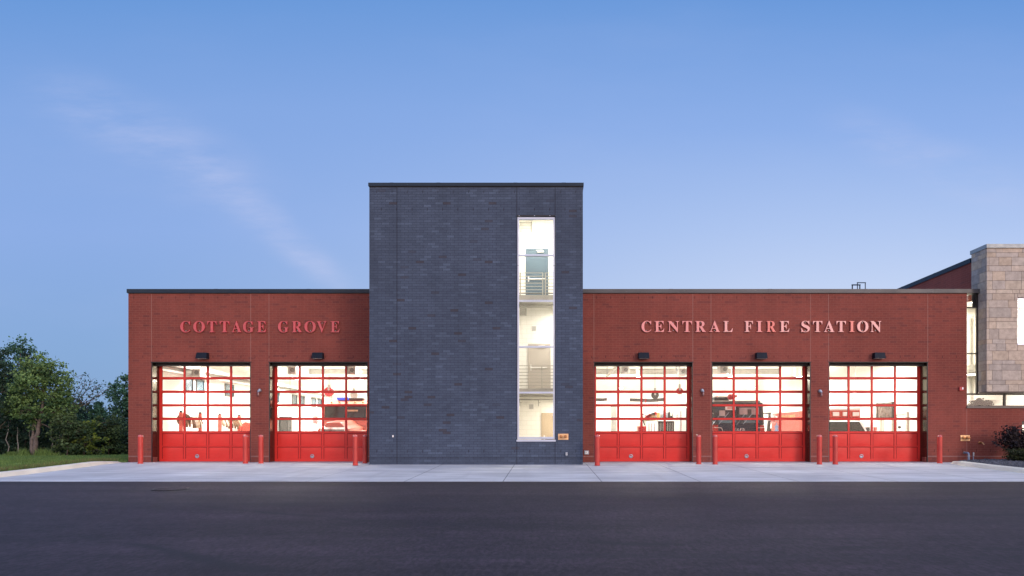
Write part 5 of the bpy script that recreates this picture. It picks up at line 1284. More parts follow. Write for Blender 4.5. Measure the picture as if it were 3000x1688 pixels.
for k in (-.95, -.25): s.tube([(cx + k, yf + .3, 3.02), (cx + k, yf + 8.6, 3.06)], .045, 8)
for i in range(16): s.tube([(cx - .95, yf + .5 + i * .5, 3.02), (cx - .25, yf + .5 + i * .5, 3.02)], .02, 6)
s.build('ladder', M['chrome'], t_)
s = MB(); s.lathe([(.13, -.12), (.18, 0), (.15, .14), (.003, .16)], cx - .28, yf + .35, 2.98, 16); s.tube([(cx - .28, yf + .35, 3.0), (cx - .10, yf + .1, 3.02)], .06, 10); s.build('monitor', M['red_device'], t_)
s = MB(); s.box(cx - 1.0, cx - .3, yf + .7, yf + 1.1, 2.83, 2.98); s.build('ladder_cradle', M['dark_gear'], t_)
s = MB(); s.tube([(cx + .22, yf + .8, 2.83), (cx + .22, yf + .8, 3.35)], .01, 6); s.build('aerial', M['gasket'], t_)
s = MB(); s.box(cx - 1.25, cx + 1.25, yf + 3.4, yf + 9.0, .6, 2.6); s.build('body', M['fire_red'], t_, bevel=.04)
s = MB()
for k in (-1, 1):
    for j in range(4): x = cx + k * 1.254; s.box(x - .008, x + .008, yf + 3.6 + j * 1.3, yf + 4.75 + j * 1.3, 1.15, 2.4)
s.build('shutter', M['chrome'], t_)

# ambulance behind the last door: box body with a short pale bonnet
cx, yf = 14.25, 31.25
t_ = thing('ambulance', (cx, yf, 0), 'red box ambulance with a row of white lamps above its pale windscreen', 'ambulance')
s = MB(); s.box(cx - 1.25, cx + 1.22, yf + 2.35, yf + 8.2, .55, 2.47); bx_ = s.build('box_body', M['ambulance_red'], t_, bevel=.05)
s = MB(); s.box(cx - 1.26, cx + 1.23, yf + 2.34, yf + 8.21, 2.40, 2.52); s.build('roof_trim', M['white_gloss'], bx_, bevel=.02)
s = MB(); s.box(cx - 1.256, cx + 1.226, yf + 2.36, yf + 8.19, 1.0, 1.34); s.build('white_band', M['white_gloss'], bx_)
for k in range(5):
    s = MB(); a = cx - .98 + k * .49; s.box(a - .16, a + .16, yf + 2.28, yf + 2.35, 2.12, 2.32); s.build('warning_lamp', M['white_lens'], bx_, bevel=.025)
s = MB(); s.box(cx - .55, cx - .22, yf + 2.33, yf + 2.352, 1.93, 2.03); s.build('number_plate', M['white_gloss'], bx_)
pl = lambda a, d, q: (cx - 1.262 + d, a, q)
s = MB(); a0 = yf + 6.9
def side_pl(a, d, q): return (cx - 1.258 - d, yf + 8.0 - a, q)
s = MB(); text_line(s, 'COTTAGE GROVE', 1.15, 2.07, .19, 0, 0, place=side_pl, width=2.5); s.build('lettering', M['gold'], bx_)
s = MB()
for k in range(3):
    an = k * math.pi / 3; c_, s_ = math.cos(an), math.sin(an); hw_, hl = .085, .33
    s.add([side_pl(.75 + (u_ * c_ - v_ * s_), .0012 * (k + 1), 1.55 + (u_ * s_ + v_ * c_)) for u_, v_ in ((-hw_, -hl), (hw_, -hl), (hw_, hl), (-hw_, hl))], [(0, 1, 2, 3)])
s.build('star_emblem', M['star_blue'], bx_)
for k in range(2):
    s = MB(); x = cx - 1.25
    s.lathe([(.12, -.002), (.12, -.05), (.003, -.06)], x, yf + 7.75 - k * .55, 2.14, 16, 'x'); s.build('scene_lamp', M['white_lens'], bx_)
for k in (-1, 1):
    s = MB(); x = cx + (1.232 if k > 0 else -1.262); s.box(x - .004, x + .004, yf + 3.2, yf + 4.3, .7, 2.3); s.build('side_door', M['ambulance_red'], bx_)
s = MB(); s.prism([(yf + .55, .6), (yf + .55, 1.1), (yf + .98, 1.22), (yf + 1.55, 1.86), (yf + 2.32, 1.92), (yf + 2.32, .6)], 'x', cx - .98, cx + .98); s.build('cab', M['white_gloss'], t_, bevel=.06)
s = MB(); s.prism([(yf + .02, .62), (yf + .02, .98), (yf + .12, 1.08), (yf + 1.0, 1.20), (yf + 1.0, .62)], 'x', cx - .94, cx + .94); s.build('bonnet', M['white_gloss'], t_, bevel=.06)
def amb(z): return yf + .98 + (z - 1.22) / .64 * .57 - .006
s = MB(); s.add([(cx - .90, amb(1.24), 1.24), (cx + .90, amb(1.24), 1.24), (cx + .78, amb(1.83), 1.83), (cx - .78, amb(1.83), 1.83)], [(0, 1, 2, 3)]); w_ = s.build('windscreen', M['cab_glass'], t_)
s = MB(); s.tube([(cx - .5, yf + .97, 1.235), (cx + .15, yf + 1.06, 1.33)], .012, 6); s.build('wiper', M['gasket'], w_)
for k in (-1, 1):
    s = MB(); x = cx + k * .984; s.add([(x, yf + 1.25, 1.25), (x, yf + 2.1, 1.25), (x, yf + 2.1, 1.78), (x, yf + 1.62, 1.78)], [(0, 1, 2, 3)]); s.build('side_window', M['cab_glass'], t_)
    s = MB(); s.box(cx + k * .55, cx + k * .9, yf - .01, yf + .04, .78, .95); s.build('headlight', M['white_lens'], t_, bevel=.02)
    mirror(t_, cx + k * 1.32, yf + 1.1, 1.42, k, cx + k * .96, .34, .24)
    wheel(t_, cx + k * .82, yf + .75, .39, .26, k); wheel(t_, cx + k * .95, yf + 6.0, .39, .3, k)
s = MB(); s.box(cx - .5, cx + .5, yf - .005, yf + .03, .66, .93); s.build('grille', M['gasket'], t_, bevel=.02)
s = MB(); s.box(cx - 1.0, cx + 1.0, yf - .16, yf + .03, .42, .62); s.build('bumper', M['chrome'], t_, bevel=.03)

# red pickup farther back, only its cab window shows between the engine and the ambulance
cx, yf = 14.75, 41.2
t_ = thing('pickup_truck', (cx, yf, 0), 'red pickup with dark framed cab window seen between engine and ambulance', 'pickup truck')
s = MB(); s.prism([(yf, .5), (yf, 1.25), (yf + 1.2, 1.38), (yf + 5.2, 1.38), (yf + 5.2, .5)], 'x', cx - 1.0, cx + 1.0); s.build('body', M['fire_red'], t_, bevel=.05)
s = MB()
fr_ = [(-1.0, 1.38), (1.0, 1.38), (.84, 2.62), (-.84, 2.62)]; inn = [(-.80, 1.62), (.80, 1.62), (.70, 2.48), (-.70, 2.48)]
for i in range(4):
    j = (i + 1) % 4
    s.add([(cx + fr_[i][0], yf + 1.3, fr_[i][1]), (cx + fr_[j][0], yf + 1.3, fr_[j][1]), (cx + inn[j][0], yf + 1.3, inn[j][1]), (cx + inn[i][0], yf + 1.3, inn[i][1]),
           (cx + fr_[i][0], yf + 1.5, fr_[i][1]), (cx + fr_[j][0], yf + 1.5, fr_[j][1]), (cx + inn[j][0], yf + 1.5, inn[j][1]), (cx + inn[i][0], yf + 1.5, inn[i][1])], [(0, 1, 2, 3), (7, 6, 5, 4), (0, 4, 5, 1), (3, 2, 6, 7)])
s.box(cx - .84, cx + .84, yf + 1.5, yf + 3.0, 2.56, 2.63)
s.build('cab_frame', M['dark_gear'], t_)
s = MB(); s.quad(*[(cx + a, yf + 1.4, b) for a, b in inn]); s.build('windscreen', M['glass'], t_)
for k in (-1, 1): wheel(t_, cx + k * .85, yf + .9, .38, .26, k); wheel(t_, cx + k * .85, yf + 4.3, .38, .26, k)
for k in (-1, 1):
    s = MB(); s.box(cx + k * .9, cx + k * .55, yf - .02, yf + .02, .85, 1.08); s.build('headlight', M['white_lens'], t_, bevel=.02)

# rescue truck at the back of the first right-hand bay: open lockers, gear piled on top
cy_ = 36.0
XX = lambda px: X(px, cy_); ZZ = lambda py: Z(py, cy_)
t_ = thing('rescue_truck', ((XX(1895) + XX(2012)) / 2, cy_, 0), 'white rescue truck with open dark locker and gear piled on top', 'rescue truck')
x0, x1 = XX(1893), XX(2012)
s = MB(); s.box(x0, XX(1927), cy_, cy_ + 4.6, .5, ZZ(1235)); s.box(XX(1975.5), x1, cy_, cy_ + 4.6, .5, ZZ(1197)); s.box(XX(1927), XX(1975.5), cy_ + .7, cy_ + 4.6, .5, ZZ(1232)); s.box(XX(1927), XX(1975.5), cy_, cy_ + .7, .5, .75); s.box(XX(1927), XX(1975.5), cy_ + .004, cy_ + .7, ZZ(1234), ZZ(1231.5)); s.build('body', M['white_gloss'], t_, bevel=.01)
s = MB(); s.box(XX(1927) + .004, XX(1975.5) - .004, cy_ + .06, cy_ + .69, .76, ZZ(1234.5)); s.build('locker', M['dark_gear'], t_)
d_ = [o for o in t_.children if o.name.startswith('locker')][0]
s = MB()
for i in range(7): a = XX(1929) + i * .12; s.tube([(a, cy_ + .04, .9), (a + .02, cy_ + .04, ZZ(1238))], .012, 6)
s.build('locker_gear', M['grille'], d_)
s = MB()
for px in (1900.5, 1907, 1916): s.box(XX(px), XX(px + 1.6), cy_ - .02, cy_ - .002, .9, ZZ(1240))
for px in (1992.5, 1995): s.box(XX(px), XX(px) + .015, cy_ - .012, cy_ - .002, .6, ZZ(1203))
s.build('door_edge', M['gasket'], t_)
s = MB(); s.box(XX(1980), XX(1986), cy_ - .02, cy_ - .002, ZZ(1224), ZZ(1214)); s.build('door_handle', M['chrome'], t_, bevel=.005)
s = MB(); s.box(XX(2010), XX(2013.5), cy_ - .03, cy_ + .3, .6, ZZ(1196)); s.build('corner_pillar', M['dark_gear'], t_)
for k, xx in ((-1, x0 + .3), (1, x1 - .3)): wheel(t_, xx, cy_ + 1.6, .5, .3, k)
# gear on the roof: each a thing
s = MB(); s.box(XX(1926), XX(1934), cy_ + .1, cy_ + .4, ZZ(1228), ZZ(1209)); s.tube([(XX(1927), cy_ + .2, ZZ(1206)), (XX(1930), cy_ + .2, ZZ(1201)), (XX(1933), cy_ + .2, ZZ(1206))], .02, 6)
tag(s.build('gear_case', M['yellow'], bevel=.03), 'orange yellow gear case on top of the rescue truck', 'gear case')
rnd = random.Random(3)
s = MB(); s.prism([(XX(1893), ZZ(1234)), (XX(1924), ZZ(1232)), (XX(1924), ZZ(1210)), (XX(1910), ZZ(1214)), (XX(1893), ZZ(1221))], 'y', cy_ + .2, cy_ + 1.4)
tag(s.build('folded_hose', M['hose_tan'], bevel=.05), 'tan folded hose bed on the low side of the rescue truck', 'hose')
for i in range(7):
    a = XX(1896) + i * .075; s = MB(); z_ = ZZ(1221) + i * .03 + rnd.uniform(-.02, .05)
    s.lathe([(.02, -.05), (.085, -.05), (.085, .05), (.02, .05)], a, cy_ + .16, z_, 14, 'y'); tag(s.build('hose_coupling', M[rnd.choice(('brass_dark', 'galv', 'red_device'))]), 'round hose coupling at the folded tan hose on the rescue truck', 'hose coupling', 'hose couplings on the rescue truck')
for i in range(6):
    a = XX(1939) + i * .125; h = rnd.uniform(.2, .5); s = MB(); s.box(a, a + .10, cy_ + .15, cy_ + .6, ZZ(1231.3), ZZ(1231.3) + h); s.tube([(a + .05, cy_ + .13, ZZ(1231) + .02), (a + .03 + rnd.uniform(-.05, .1), cy_ + .12, ZZ(1231) + h + .25)], .018, 6)
    tag(s.build('gear_bag', M[rnd.choice(('dark_gear', 'hose_tan', 'hose_white', 'galv'))], bevel=.02), 'small bag of gear piled over the open dark locker', 'gear bag', 'gear bags piled over the open locker')
s = MB(); s.tube([(XX(1882), cy_ + .1, ZZ(1212)), (XX(1884), cy_ + .1, ZZ(1230)), (XX(1890), cy_ + .1, ZZ(1246))], .03, 8); s.tube([(XX(1882), cy_ + .1, ZZ(1212)), (XX(1888), cy_ + .1, ZZ(1216)), (XX(1893), cy_ + .1, ZZ(1216))], .025, 8)
tag(s.build('mirror_arm', M['gasket']), 'bent black arm at the low side of the rescue truck', 'arm')
t_ = thing('tool_chest', (XX(1880), 35.4, 0), 'red wheeled tool chest in front of the rescue truck', 'tool chest')
s = MB(); s.box(X(1868, 35.4), X(1891, 35.4), 35.1, 35.7, .14, Z(1249, 35.4)); s.build('cabinet', M['rack_red'], t_, bevel=.012)
s = MB()
for i in range(5): s.box(X(1869.5, 35.4), X(1889.5, 35.4), 35.09, 35.1, .22 + i * .28, .46 + i * .28)
s.build('drawer', M['red_device'], t_)
for px in (1870, 1889):
    s = MB(); s.lathe([(.06, -.02), (.06, .02)], X(px, 35.4), 35.25, .067, 12, 'x'); s.build('caster', M['rubber'], t_)

# screen and bits on the right bay wall
xw = RBX[1] - .004
t_ = thing('wall_screen', (xw, 35.5, 2.1), 'large dark brown screen mounted on the pale bay wall behind the last door', 'screen')
s = MB(); s.box(xw - .12, xw, 34.75, 36.35, Z(1225, 35.5), Z(1179, 35.5)); s.build('screen', M['brown_screen'], t_, bevel=.02)
s = MB(); s.box(xw - .16, xw - .12, 34.72, 34.78, 2.05, 2.9); s.box(xw - .16, xw - .12, 36.32, 36.38, 2.05, 2.9); s.build('screen_bracket', M['dark_gear'], t_)
s = MB(); s.tube([(xw - .3, 35.3, 2.9), (xw - .35, 36.4, .9)], .012, 6); tag(s.build('hanging_wire', M['grille']), 'thin cord hanging across the brown wall screen', 'cord')
s = MB(); s.box(xw - .2, xw, 37.4, 37.65, 1.3, 1.62); tag(s.build('wall_speaker', M['dark_gear'], bevel=.02), 'small dark speaker box low on the pale bay wall by the ambulance', 'speaker')
s = MB(); s.lathe([(.07, .0), (.07, .06), (.04, .1)], X(2634, 33.9), 33.9, Z(1252, 33.9), 14, 'y'); tag(s.build('door_closer_knob', M['gasket']), 'small dark round fitting on the pale wall past the brown screen', 'wall fitting')
s = MB(); s.tube([(xw - 1.2, 36.5, Z(1158, 36)), (xw - 1.2, 36.5, CEIL)], .012, 6); s.lathe([(.2, -.05), (.2, .05)], xw - 1.2, 36.5, Z(1160, 36), 14, 'y'); tag(s.build('hanging_reel', M['grille']), 'thin dark reel hanging from the ceiling above the brown screen', 'reel')
# pendant cord with ball in the second bay, dark cabinet at its left edge
s = MB(); s.tube([(X(850, 33), 33, Z(1252, 33)), (X(849.5, 33), 33, CEIL)], .008, 6); s.lathe([(.003, -.04), (.035, -.02), (.035, .02), (.003, .04)], X(850, 33), 33, Z(1253, 33), 10)
tag(s.build('pull_switch', M['gasket']), 'thin pull cord with a dark bob hanging in the bay by the hooded engine', 'cord')
s = MB(); s.box(-17.9, -17.35, 45.8, 46.6, .01, 2.45); s.box(-17.34, -17.33, 45.85, 46.55, .1, 1.1); s.box(-17.34, -17.33, 45.85, 46.55, 1.2, 2.35)
tag(s.build('locker_cabinet', M['dark_gear'], bevel=.01), 'dark tall locker against the bay wall below the small windows', 'locker')
# ------------------------------------------------------------------ vegetation
def leaf_quad(mb, p, size, rnd, tint, up=.35, long=1.5):
    n = Vector((rnd.gauss(0, 1), rnd.gauss(0, 1), rnd.gauss(0, 1) + up)).normalized()
    a = n.orthogonal().normalized(); a = Matrix.Rotation(rnd.uniform(0, 6.28), 3, n) @ a; b = n.cross(a)
    a = a * size * long * .5; b = b * size * .5
    mb.add([p - a, p - a * .1 - b, p + a, p - a * .1 + b], [(0, 1, 2, 3)], (tint, tint, tint))

def wander(p0, p1, n, amp, rnd, sag=0.0):
    out = []
    for i in range(n + 1):
        t_ = i / n
        q = p0.lerp(p1, t_) + Vector((rnd.gauss(0, amp), rnd.gauss(0, amp), rnd.gauss(0, amp * .5))) * (t_ * (1 - t_) * 4) + Vector((0, 0, sag * t_ * (1 - t_) * 4))
        out.append(q)
    return out

def tree(name, label, x, y, zb, blobs, trunk, r0, lm, nclump, per, size, seed, group=None, bark='bark', cat='tree', csz=.42, twigs=True, light=(.05, .95), stems=1):
    """blobs: (dx, dy, z, rx, rz) lobes of the crown above the base; trunk: list of (dx, dy, z)"""
    rnd = random.Random(seed)
    t_ = thing(name, (x, y, zb), label, cat, group)
    tk = MB()
    tp = [Vector((x + a, y + b, zb + c)) for a, b, c in trunk]
    path = []
    for a, b in zip(tp, tp[1:]): path += wander(a, b, 4, r0 * .35, rnd)[:-1]
    path.append(tp[-1]); k = len(path)
    tk.tube(path, [r0 * (1.25 if i == 0 else 1) * (1 - .86 * i / (k - 1)) for i in range(k)], 9)
    if stems > 1:
        q = wander(tp[0] + Vector((-r0 * .8, 0, 0)), tp[len(tp)//2] + Vector((-.9, .4, .3)), 6, r0 * .3, rnd)
        tk.tube(q, [r0 * .75 * (1 - .7 * i / 6) for i in range(7)], 8)
    cr = MB()
    zlo = min(b[2] - b[4] for b in blobs); zhi = max(b[2] + b[4] for b in blobs)
    tot = sum(b[3] * b[3] * b[4] for b in blobs)
    for bx_, by_, bz_, rx, rz in blobs:
        c = Vector((x + bx_, y + by_, zb + bz_))
        lo = [q for q in path if q.z < c.z - .15 * rz] or [path[0]]
        st_ = lo[-1] if rnd.random() < .6 else lo[max(0, len(lo) - 2)]
        limb = wander(st_, c, 5, .10 * (c - st_).length, rnd, .05)
        rl = max(r0 * .34 * (1 - .6 * (st_.z - zb) / max(zhi, .1)), .018)
        tk.tube(limb, [rl * (1 - .7 * i / 5) for i in range(6)], 6)
        n = max(3, int(nclump * (rx * rx * rz) / tot))
        for _ in range(n):
            d = Vector((rnd.gauss(0, 1), rnd.gauss(0, 1), rnd.gauss(0, 1))).normalized()
            rr = rnd.uniform(.25, 1.0) ** .55
            cc = c + Vector((d.x * rx, d.y * rx * .9, d.z * rz)) * rr
            if twigs and rnd.random() < .55:
                a = limb[rnd.randint(2, 5)]
                tw = wander(a, cc, 3, .05, rnd); tk.tube(tw, [max(rl * .3, .010), max(rl * .22, .008), .007, .005], 4, cap=False)
            base = .50 + .28 * d.z * rr + rnd.uniform(-.26, .26)  # upper leaves tinted lighter, light from above painted into the crown
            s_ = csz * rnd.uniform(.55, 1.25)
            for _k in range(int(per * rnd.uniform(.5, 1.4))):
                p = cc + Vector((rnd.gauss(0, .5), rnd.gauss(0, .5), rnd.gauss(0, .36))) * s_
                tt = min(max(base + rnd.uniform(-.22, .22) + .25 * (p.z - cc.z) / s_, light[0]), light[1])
                leaf_quad(cr, p, size * rnd.uniform(.6, 1.35), rnd, tt)
    tk.build('trunk', M[bark], t_, smooth=True)
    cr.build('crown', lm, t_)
    return t_

GW = 'trees along the edge of the wood'
Yt = 45.5; zt0 = lawn_z(Yt, KL); xt = X(104, Yt); u_ = Yt / F
tree('broadleaf_tree', 'tall leafy tree with pale trunk forked near the grass, largest by the lawn', xt, Yt, zt0 - .05,
     [(.25, 0, 5.9, .95, .75), (-.6, .2, 5.4, .8, .75), (1.25, -.2, 5.55, .95, .8), (1.85, .1, 4.7, .75, .7), (.2, -.4, 4.7, 1.1, .8), (-.95, 0, 4.1, .85, .8), (1.0, .2, 3.9, 1.15, .7),
      (-.3, -.3, 3.1, .9, .7), (.9, 0, 2.75, .9, .55), (1.75, .3, 3.3, .8, .6), (-1.5, .1, 3.2, .8, .6), (-.2, .2, 2.2, .6, .4), (2.0, 0, 2.35, .7, .5)],
     [(0, 0, 0), (.0, 0, 1.2), (.35, .05, 2.6), (.55, 0, 4.2), (.75, 0, 5.9)], .17, M['leaf_mid'], 340, 28, .115, 21, GW, csz=.40, stems=2)
tree('broadleaf_tree', 'tallest darker tree just behind the forked one', X(52, 50), 50, lawn_z(50, KL),
     [(.35, 0, 7.9, 1.0, .65), (-.45, 0, 7.2, .85, .7), (.9, 0, 7.2, .9, .7), (-.2, 0, 6.2, 1.1, .8), (.7, .2, 5.8, 1.1, .9), (-.9, 0, 5.0, 1.2, .9), (.2, 0, 4.2, 1.3, .9), (-.6, 0, 3.0, 1.2, .9)],
     [(0, 0, 0), (.1, 0, 2.5), (.0, 0, 5), (.2, 0, 7.4)], .2, M['leaf_teal'], 260, 26, .12, 22, GW, csz=.42)
tree('broadleaf_tree', 'dark tree cut by the picture edge, low boughs over the lawn', X(-12, 46), 46, lawn_z(46, KL),
     [(0, 0, 6.6, .8, .7), (.25, 0, 5.6, 1.0, .9), (-.6, 0, 5.0, 1.1, .9), (.5, 0, 4.3, 1.1, .8), (.9, -.2, 3.4, .95, .6), (.5, 0, 2.8, 1.1, .6), (1.1, -.3, 2.5, .6, .4)],
     [(0, 0, 0), (.1, 0, 2.5), (.0, 0, 4.6), (.1, 0, 6.2)], .16, M['leaf_dark'], 210, 26, .12, 23, GW, csz=.40)
# thin leaning tree with sparse leaves against the sky
rnd = random.Random(8)
sx_, sy_ = X(214, 48), 48; sz_ = lawn_z(48, KL)
t_ = thing('slender_tree', (sx_, sy_, sz_), 'thin open branched tree with sparse leaves against the sky', 'tree', GW)
tk, cr = MB(), MB()
base = Vector((sx_, sy_, sz_)); root = base + Vector((.15, 0, 2.9)); tk.tube(wander(base, root, 5, .06, rnd), [.075, .07, .065, .06, .055, .05], 7)
P3 = lambda px, py: Vector((X(px, sy_), sy_ + rnd.uniform(-.5, .5), Z(py, sy_)))
for i, (a, b, ln) in enumerate((((217, 1203), (235, 1112), .05), ((217, 1203), (268, 1118), .05), ((222, 1196), (283, 1150), .04), ((222, 1200), (314, 1136), .04), ((216, 1204), (205, 1120), .05), ((226, 1190), (252, 1102), .03), ((232, 1186), (300, 1160), .03), ((216, 1210), (196, 1150), .04), ((250, 1165), (278, 1128), .03))):
    q = wander(P3(*a), P3(*b), 7, .12, rnd); tk.tube(q, [ln * (1 - .8 * k / 7) for k in range(8)], 5)
    for k in range(2, 8):
        for _ in range(2):
            e_ = q[k] + Vector((rnd.gauss(0, .28), rnd.gauss(0, .28), rnd.gauss(.08, .22))); tk.tube([q[k], q[k].lerp(e_, .5) + Vector((0, 0, .03)), e_], [.014, .010, .005], 4, cap=False)
            for _l in range(rnd.randint(1, 5)):
                leaf_quad(cr, e_ + Vector((rnd.gauss(0, .11), rnd.gauss(0, .11), rnd.gauss(0, .10))), .10 * rnd.uniform(.7, 1.3), rnd, rnd.uniform(.0, .6))
for _c in range(30):
    cc = root + Vector((rnd.uniform(-.9, .3), rnd.gauss(0, .4), rnd.uniform(-2.2, -.1)))
    for _l in range(30): leaf_quad(cr, cc + Vector((rnd.gauss(0, .2), rnd.gauss(0, .2), rnd.gauss(0, .16))), .12 * rnd.uniform(.7, 1.3), rnd, rnd.uniform(.1, .75))
tk.build('trunk', M['bark'], t_, smooth=True); cr.build('crown', M['leaf_teal'], t_)

# feathery conifer-like crown
def conifer(name, label, x, y, zb, h, rb, lm, seed, n=2600):
    rnd = random.Random(seed); t_ = thing(name, (x, y, zb), label, 'tree', GW)
    tk, cr = MB(), MB(); tk.tube([(x, y, zb), (x + .05, y, zb + h * .5), (x, y, zb + h * .96)], [.10, .06, .012], 7)
    nb = 46
    for i in range(nb):
        f = i / nb; z = zb + h * (.12 + .86 * f); L = rb * (1 - f) ** .75 * rnd.uniform(.7, 1.15) + .08; an = rnd.uniform(0, 6.28)
        d = Vector((math.cos(an), math.sin(an), rnd.uniform(.15, .55))); a = Vector((x, y, z)); b = a + d * L
        tk.tube([a, a.lerp(b, .5), b], [.016, .011, .005], 4, cap=False)
        for _ in range(n // nb):
            t2 = rnd.random() ** .7; p = a.lerp(b, t2) + Vector((rnd.gauss(0, .10), rnd.gauss(0, .10), rnd.gauss(-.03, .09)))
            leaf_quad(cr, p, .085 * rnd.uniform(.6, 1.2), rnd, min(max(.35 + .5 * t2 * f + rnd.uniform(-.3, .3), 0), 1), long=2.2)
    tk.build('trunk', M['bark'], t_, smooth=True); cr.build('crown', lm, t_)
conifer('conifer', 'feathery pointed conifer between the thin tree and the brick corner', X(288, 50), 50, lawn_z(50, KL), 3.9, 1.25, M['leaf_teal'], 31, 4200)
tree('broadleaf_tree', 'dark rounded tree partly behind the brick corner', X(362, 53), 53, lawn_z(53, KL),
     [(.2, 0, 5.6, .8, .6), (-.5, 0, 4.8, .9, .6), (.7, 0, 4.8, 1.0, .8), (-.9, 0, 4.2, .6, .45), (0, 0, 3.9, 1.1, .7), (.9, 0, 3.5, 1.1, .8), (-.4, 0, 2.8, 1.0, .8), (.4, 0, 1.8, 1.2, .9)],
     [(0, 0, 0), (.1, 0, 2), (0, 0, 4), (.1, 0, 5.2)], .14, M['leaf_teal'], 210, 26, .13, 33, GW)
GB = 'bushes at the foot of the wood'
for i, (px, Yb, lab, lm, bl, nc) in enumerate((
    (246, 46, 'yellow green bush with drooping arching sprays', 'leaf_lime', [(0, 0, 1.9, .7, .5), (.6, 0, 2.1, .6, .3), (-.5, 0, 1.4, .7, .6), (.2, 0, .8, .9, .6), (1.1, 0, 1.1, .5, .25), (-.6, 0, .5, .7, .45), (.8, 0, .4, .7, .4)], 62),
    (196, 45.2, 'broad dark green bush to the tower side of the forked tree', 'leaf_shade', [(0, 0, 2.2, .9, .8), (.6, 0, 1.5, .8, .7), (-.5, 0, 1.2, .7, .7), (.1, 0, .5, 1.0, .5)], 110),
    (318, 48, 'olive bush below the conifer near the brick corner', 'leaf_shade', [(0, 0, 2.3, .9, .5), (-.5, 0, 1.5, .7, .6), (.5, 0, 1.3, .9, .7), (0, 0, .5, 1.1, .5)], 100),
    (352, 49, 'dark dense bush against the brick corner', 'leaf_dark', [(0, 0, 1.5, 1.1, 1.2), (-.8, 0, .9, .8, .9), (.8, 0, 1.2, .9, 1.0), (0, 0, .4, 1.2, .4)], 130),
    (238, 47.6, 'dark bush filling in behind the yellow green sprays', 'leaf_dark', [(0, 0, 1.2, 1.1, 1.0), (-.9, 0, 1.0, .8, .9), (1.0, 0, 1.0, .8, .8), (0, 0, .4, 1.3, .4)], 140),
    (278, 48.5, 'dark bush under the conifer', 'leaf_dark', [(0, 0, 1.3, 1.0, 1.0), (.7, 0, .9, .8, .7), (-.8, 0, 1.0, .8, .8), (0, 0, .35, 1.2, .4)], 120),
    (150, 49, 'dark bush in shade behind the forked tree', 'leaf_dark', [(0, 0, 1.6, 1.1, 1.1), (.9, 0, 1.2, .8, .9), (-.9, 0, 1.3, .9, 1.0), (0, 0, .4, 1.3, .4)], 140),
    (72, 49.5, 'dark bush in shade between the forked tree and the picture edge', 'leaf_dark', [(0, 0, 1.5, 1.0, 1.1), (.8, 0, 1.2, .8, .9), (-.9, 0, 1.4, .9, 1.0), (0, 0, .4, 1.3, .4)], 140),
    (10, 49.5, 'dark bush in shade at the picture edge', 'leaf_dark', [(0, 0, 1.5, 1.1, 1.2), (.8, 0, 1.2, .8, .9), (-.9, 0, 1.4, .9, 1.0), (0, 0, .4, 1.3, .4)], 140))):
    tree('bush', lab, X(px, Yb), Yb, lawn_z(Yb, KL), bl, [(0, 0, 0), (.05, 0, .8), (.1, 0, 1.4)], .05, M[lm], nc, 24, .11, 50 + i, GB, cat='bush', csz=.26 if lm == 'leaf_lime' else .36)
for i, (px, py0, Ys, h, lab) in enumerate(((21, 1240, 46.6, 3.3, 'thin pale stem by the picture edge, in front of dark wood'), (53, 1275, 46.2, 1.9, 'short crooked pale stem between the picture edge and the forked tree'), (93, 1265, 47.5, 2.2, 'faint pale stem just beside the forked trunk'), (152, 1270, 47.3, 2.0, 'pale stem in the shade to the tower side of the forked trunk'), (162, 1280, 47.8, 1.9, 'pale stem among bushes, next to its twin'), (175, 1290, 47.4, 1.7, 'last pale stem among the bushes towards the brick corner'))):
    rnd = random.Random(70 + i); x_ = X(px, Ys); z_ = lawn_z(Ys, KL)
    t_ = thing('sapling', (x_, Ys, z_), lab, 'sapling', 'pale thin stems in the wood')
    tk, cr = MB(), MB(); tip = Vector((x_ + rnd.uniform(-.12, .12), Ys, z_ + h)); q = wander(Vector((x_, Ys, z_)), tip, 6, .07, rnd); tk.tube(q, [.035, .033, .03, .028, .025, .02, .014], 6)
    for _ in range(90): leaf_quad(cr, tip + Vector((rnd.gauss(0, .3), rnd.gauss(0, .3), rnd.gauss(0, .35))), .11 * rnd.uniform(.7, 1.2), rnd, rnd.uniform(0, .5))
    tk.build('trunk', M['bark_pale'], t_, smooth=True); cr.build('crown', M['leaf_dark'], t_)

# the wood behind reads as one dark mass
rnd = random.Random(99); wd = MB()
for _ in range(900):
    x_ = rnd.uniform(-50, -30); y_ = rnd.uniform(52, 60)
    hmax = 4.2 if x_ * 55 / y_ < -37.5 else 2.5 if x_ * 55 / y_ < -35.5 else 2.2
    zc = lawn_z(y_, KL) + hmax * rnd.random() ** .8 * rnd.uniform(.8, 1.1)
    s_ = rnd.uniform(.4, .8); b_ = rnd.uniform(0, .45)
    for _k in range(24): leaf_quad(wd, Vector((x_ + rnd.gauss(0, s_), y_ + rnd.gauss(0, s_), zc + rnd.gauss(0, s_ * .7))), rnd.uniform(.16, .34), rnd, min(max(b_ + rnd.uniform(-.2, .3), 0), 1))
for _ in range(120):
    x_ = rnd.uniform(-50, -30); y_ = rnd.uniform(52, 58); wd.tube([(x_, y_, -.6), (x_ + rnd.uniform(-.3, .3), y_, 3.6)], [.06, .03], 5, (.0, .0, .0), cap=False)
tag(wd.build('distant_woods', M['leaf_dark']), 'dark shaded wood closing the view beyond the lawn', 'woods', kind='stuff')

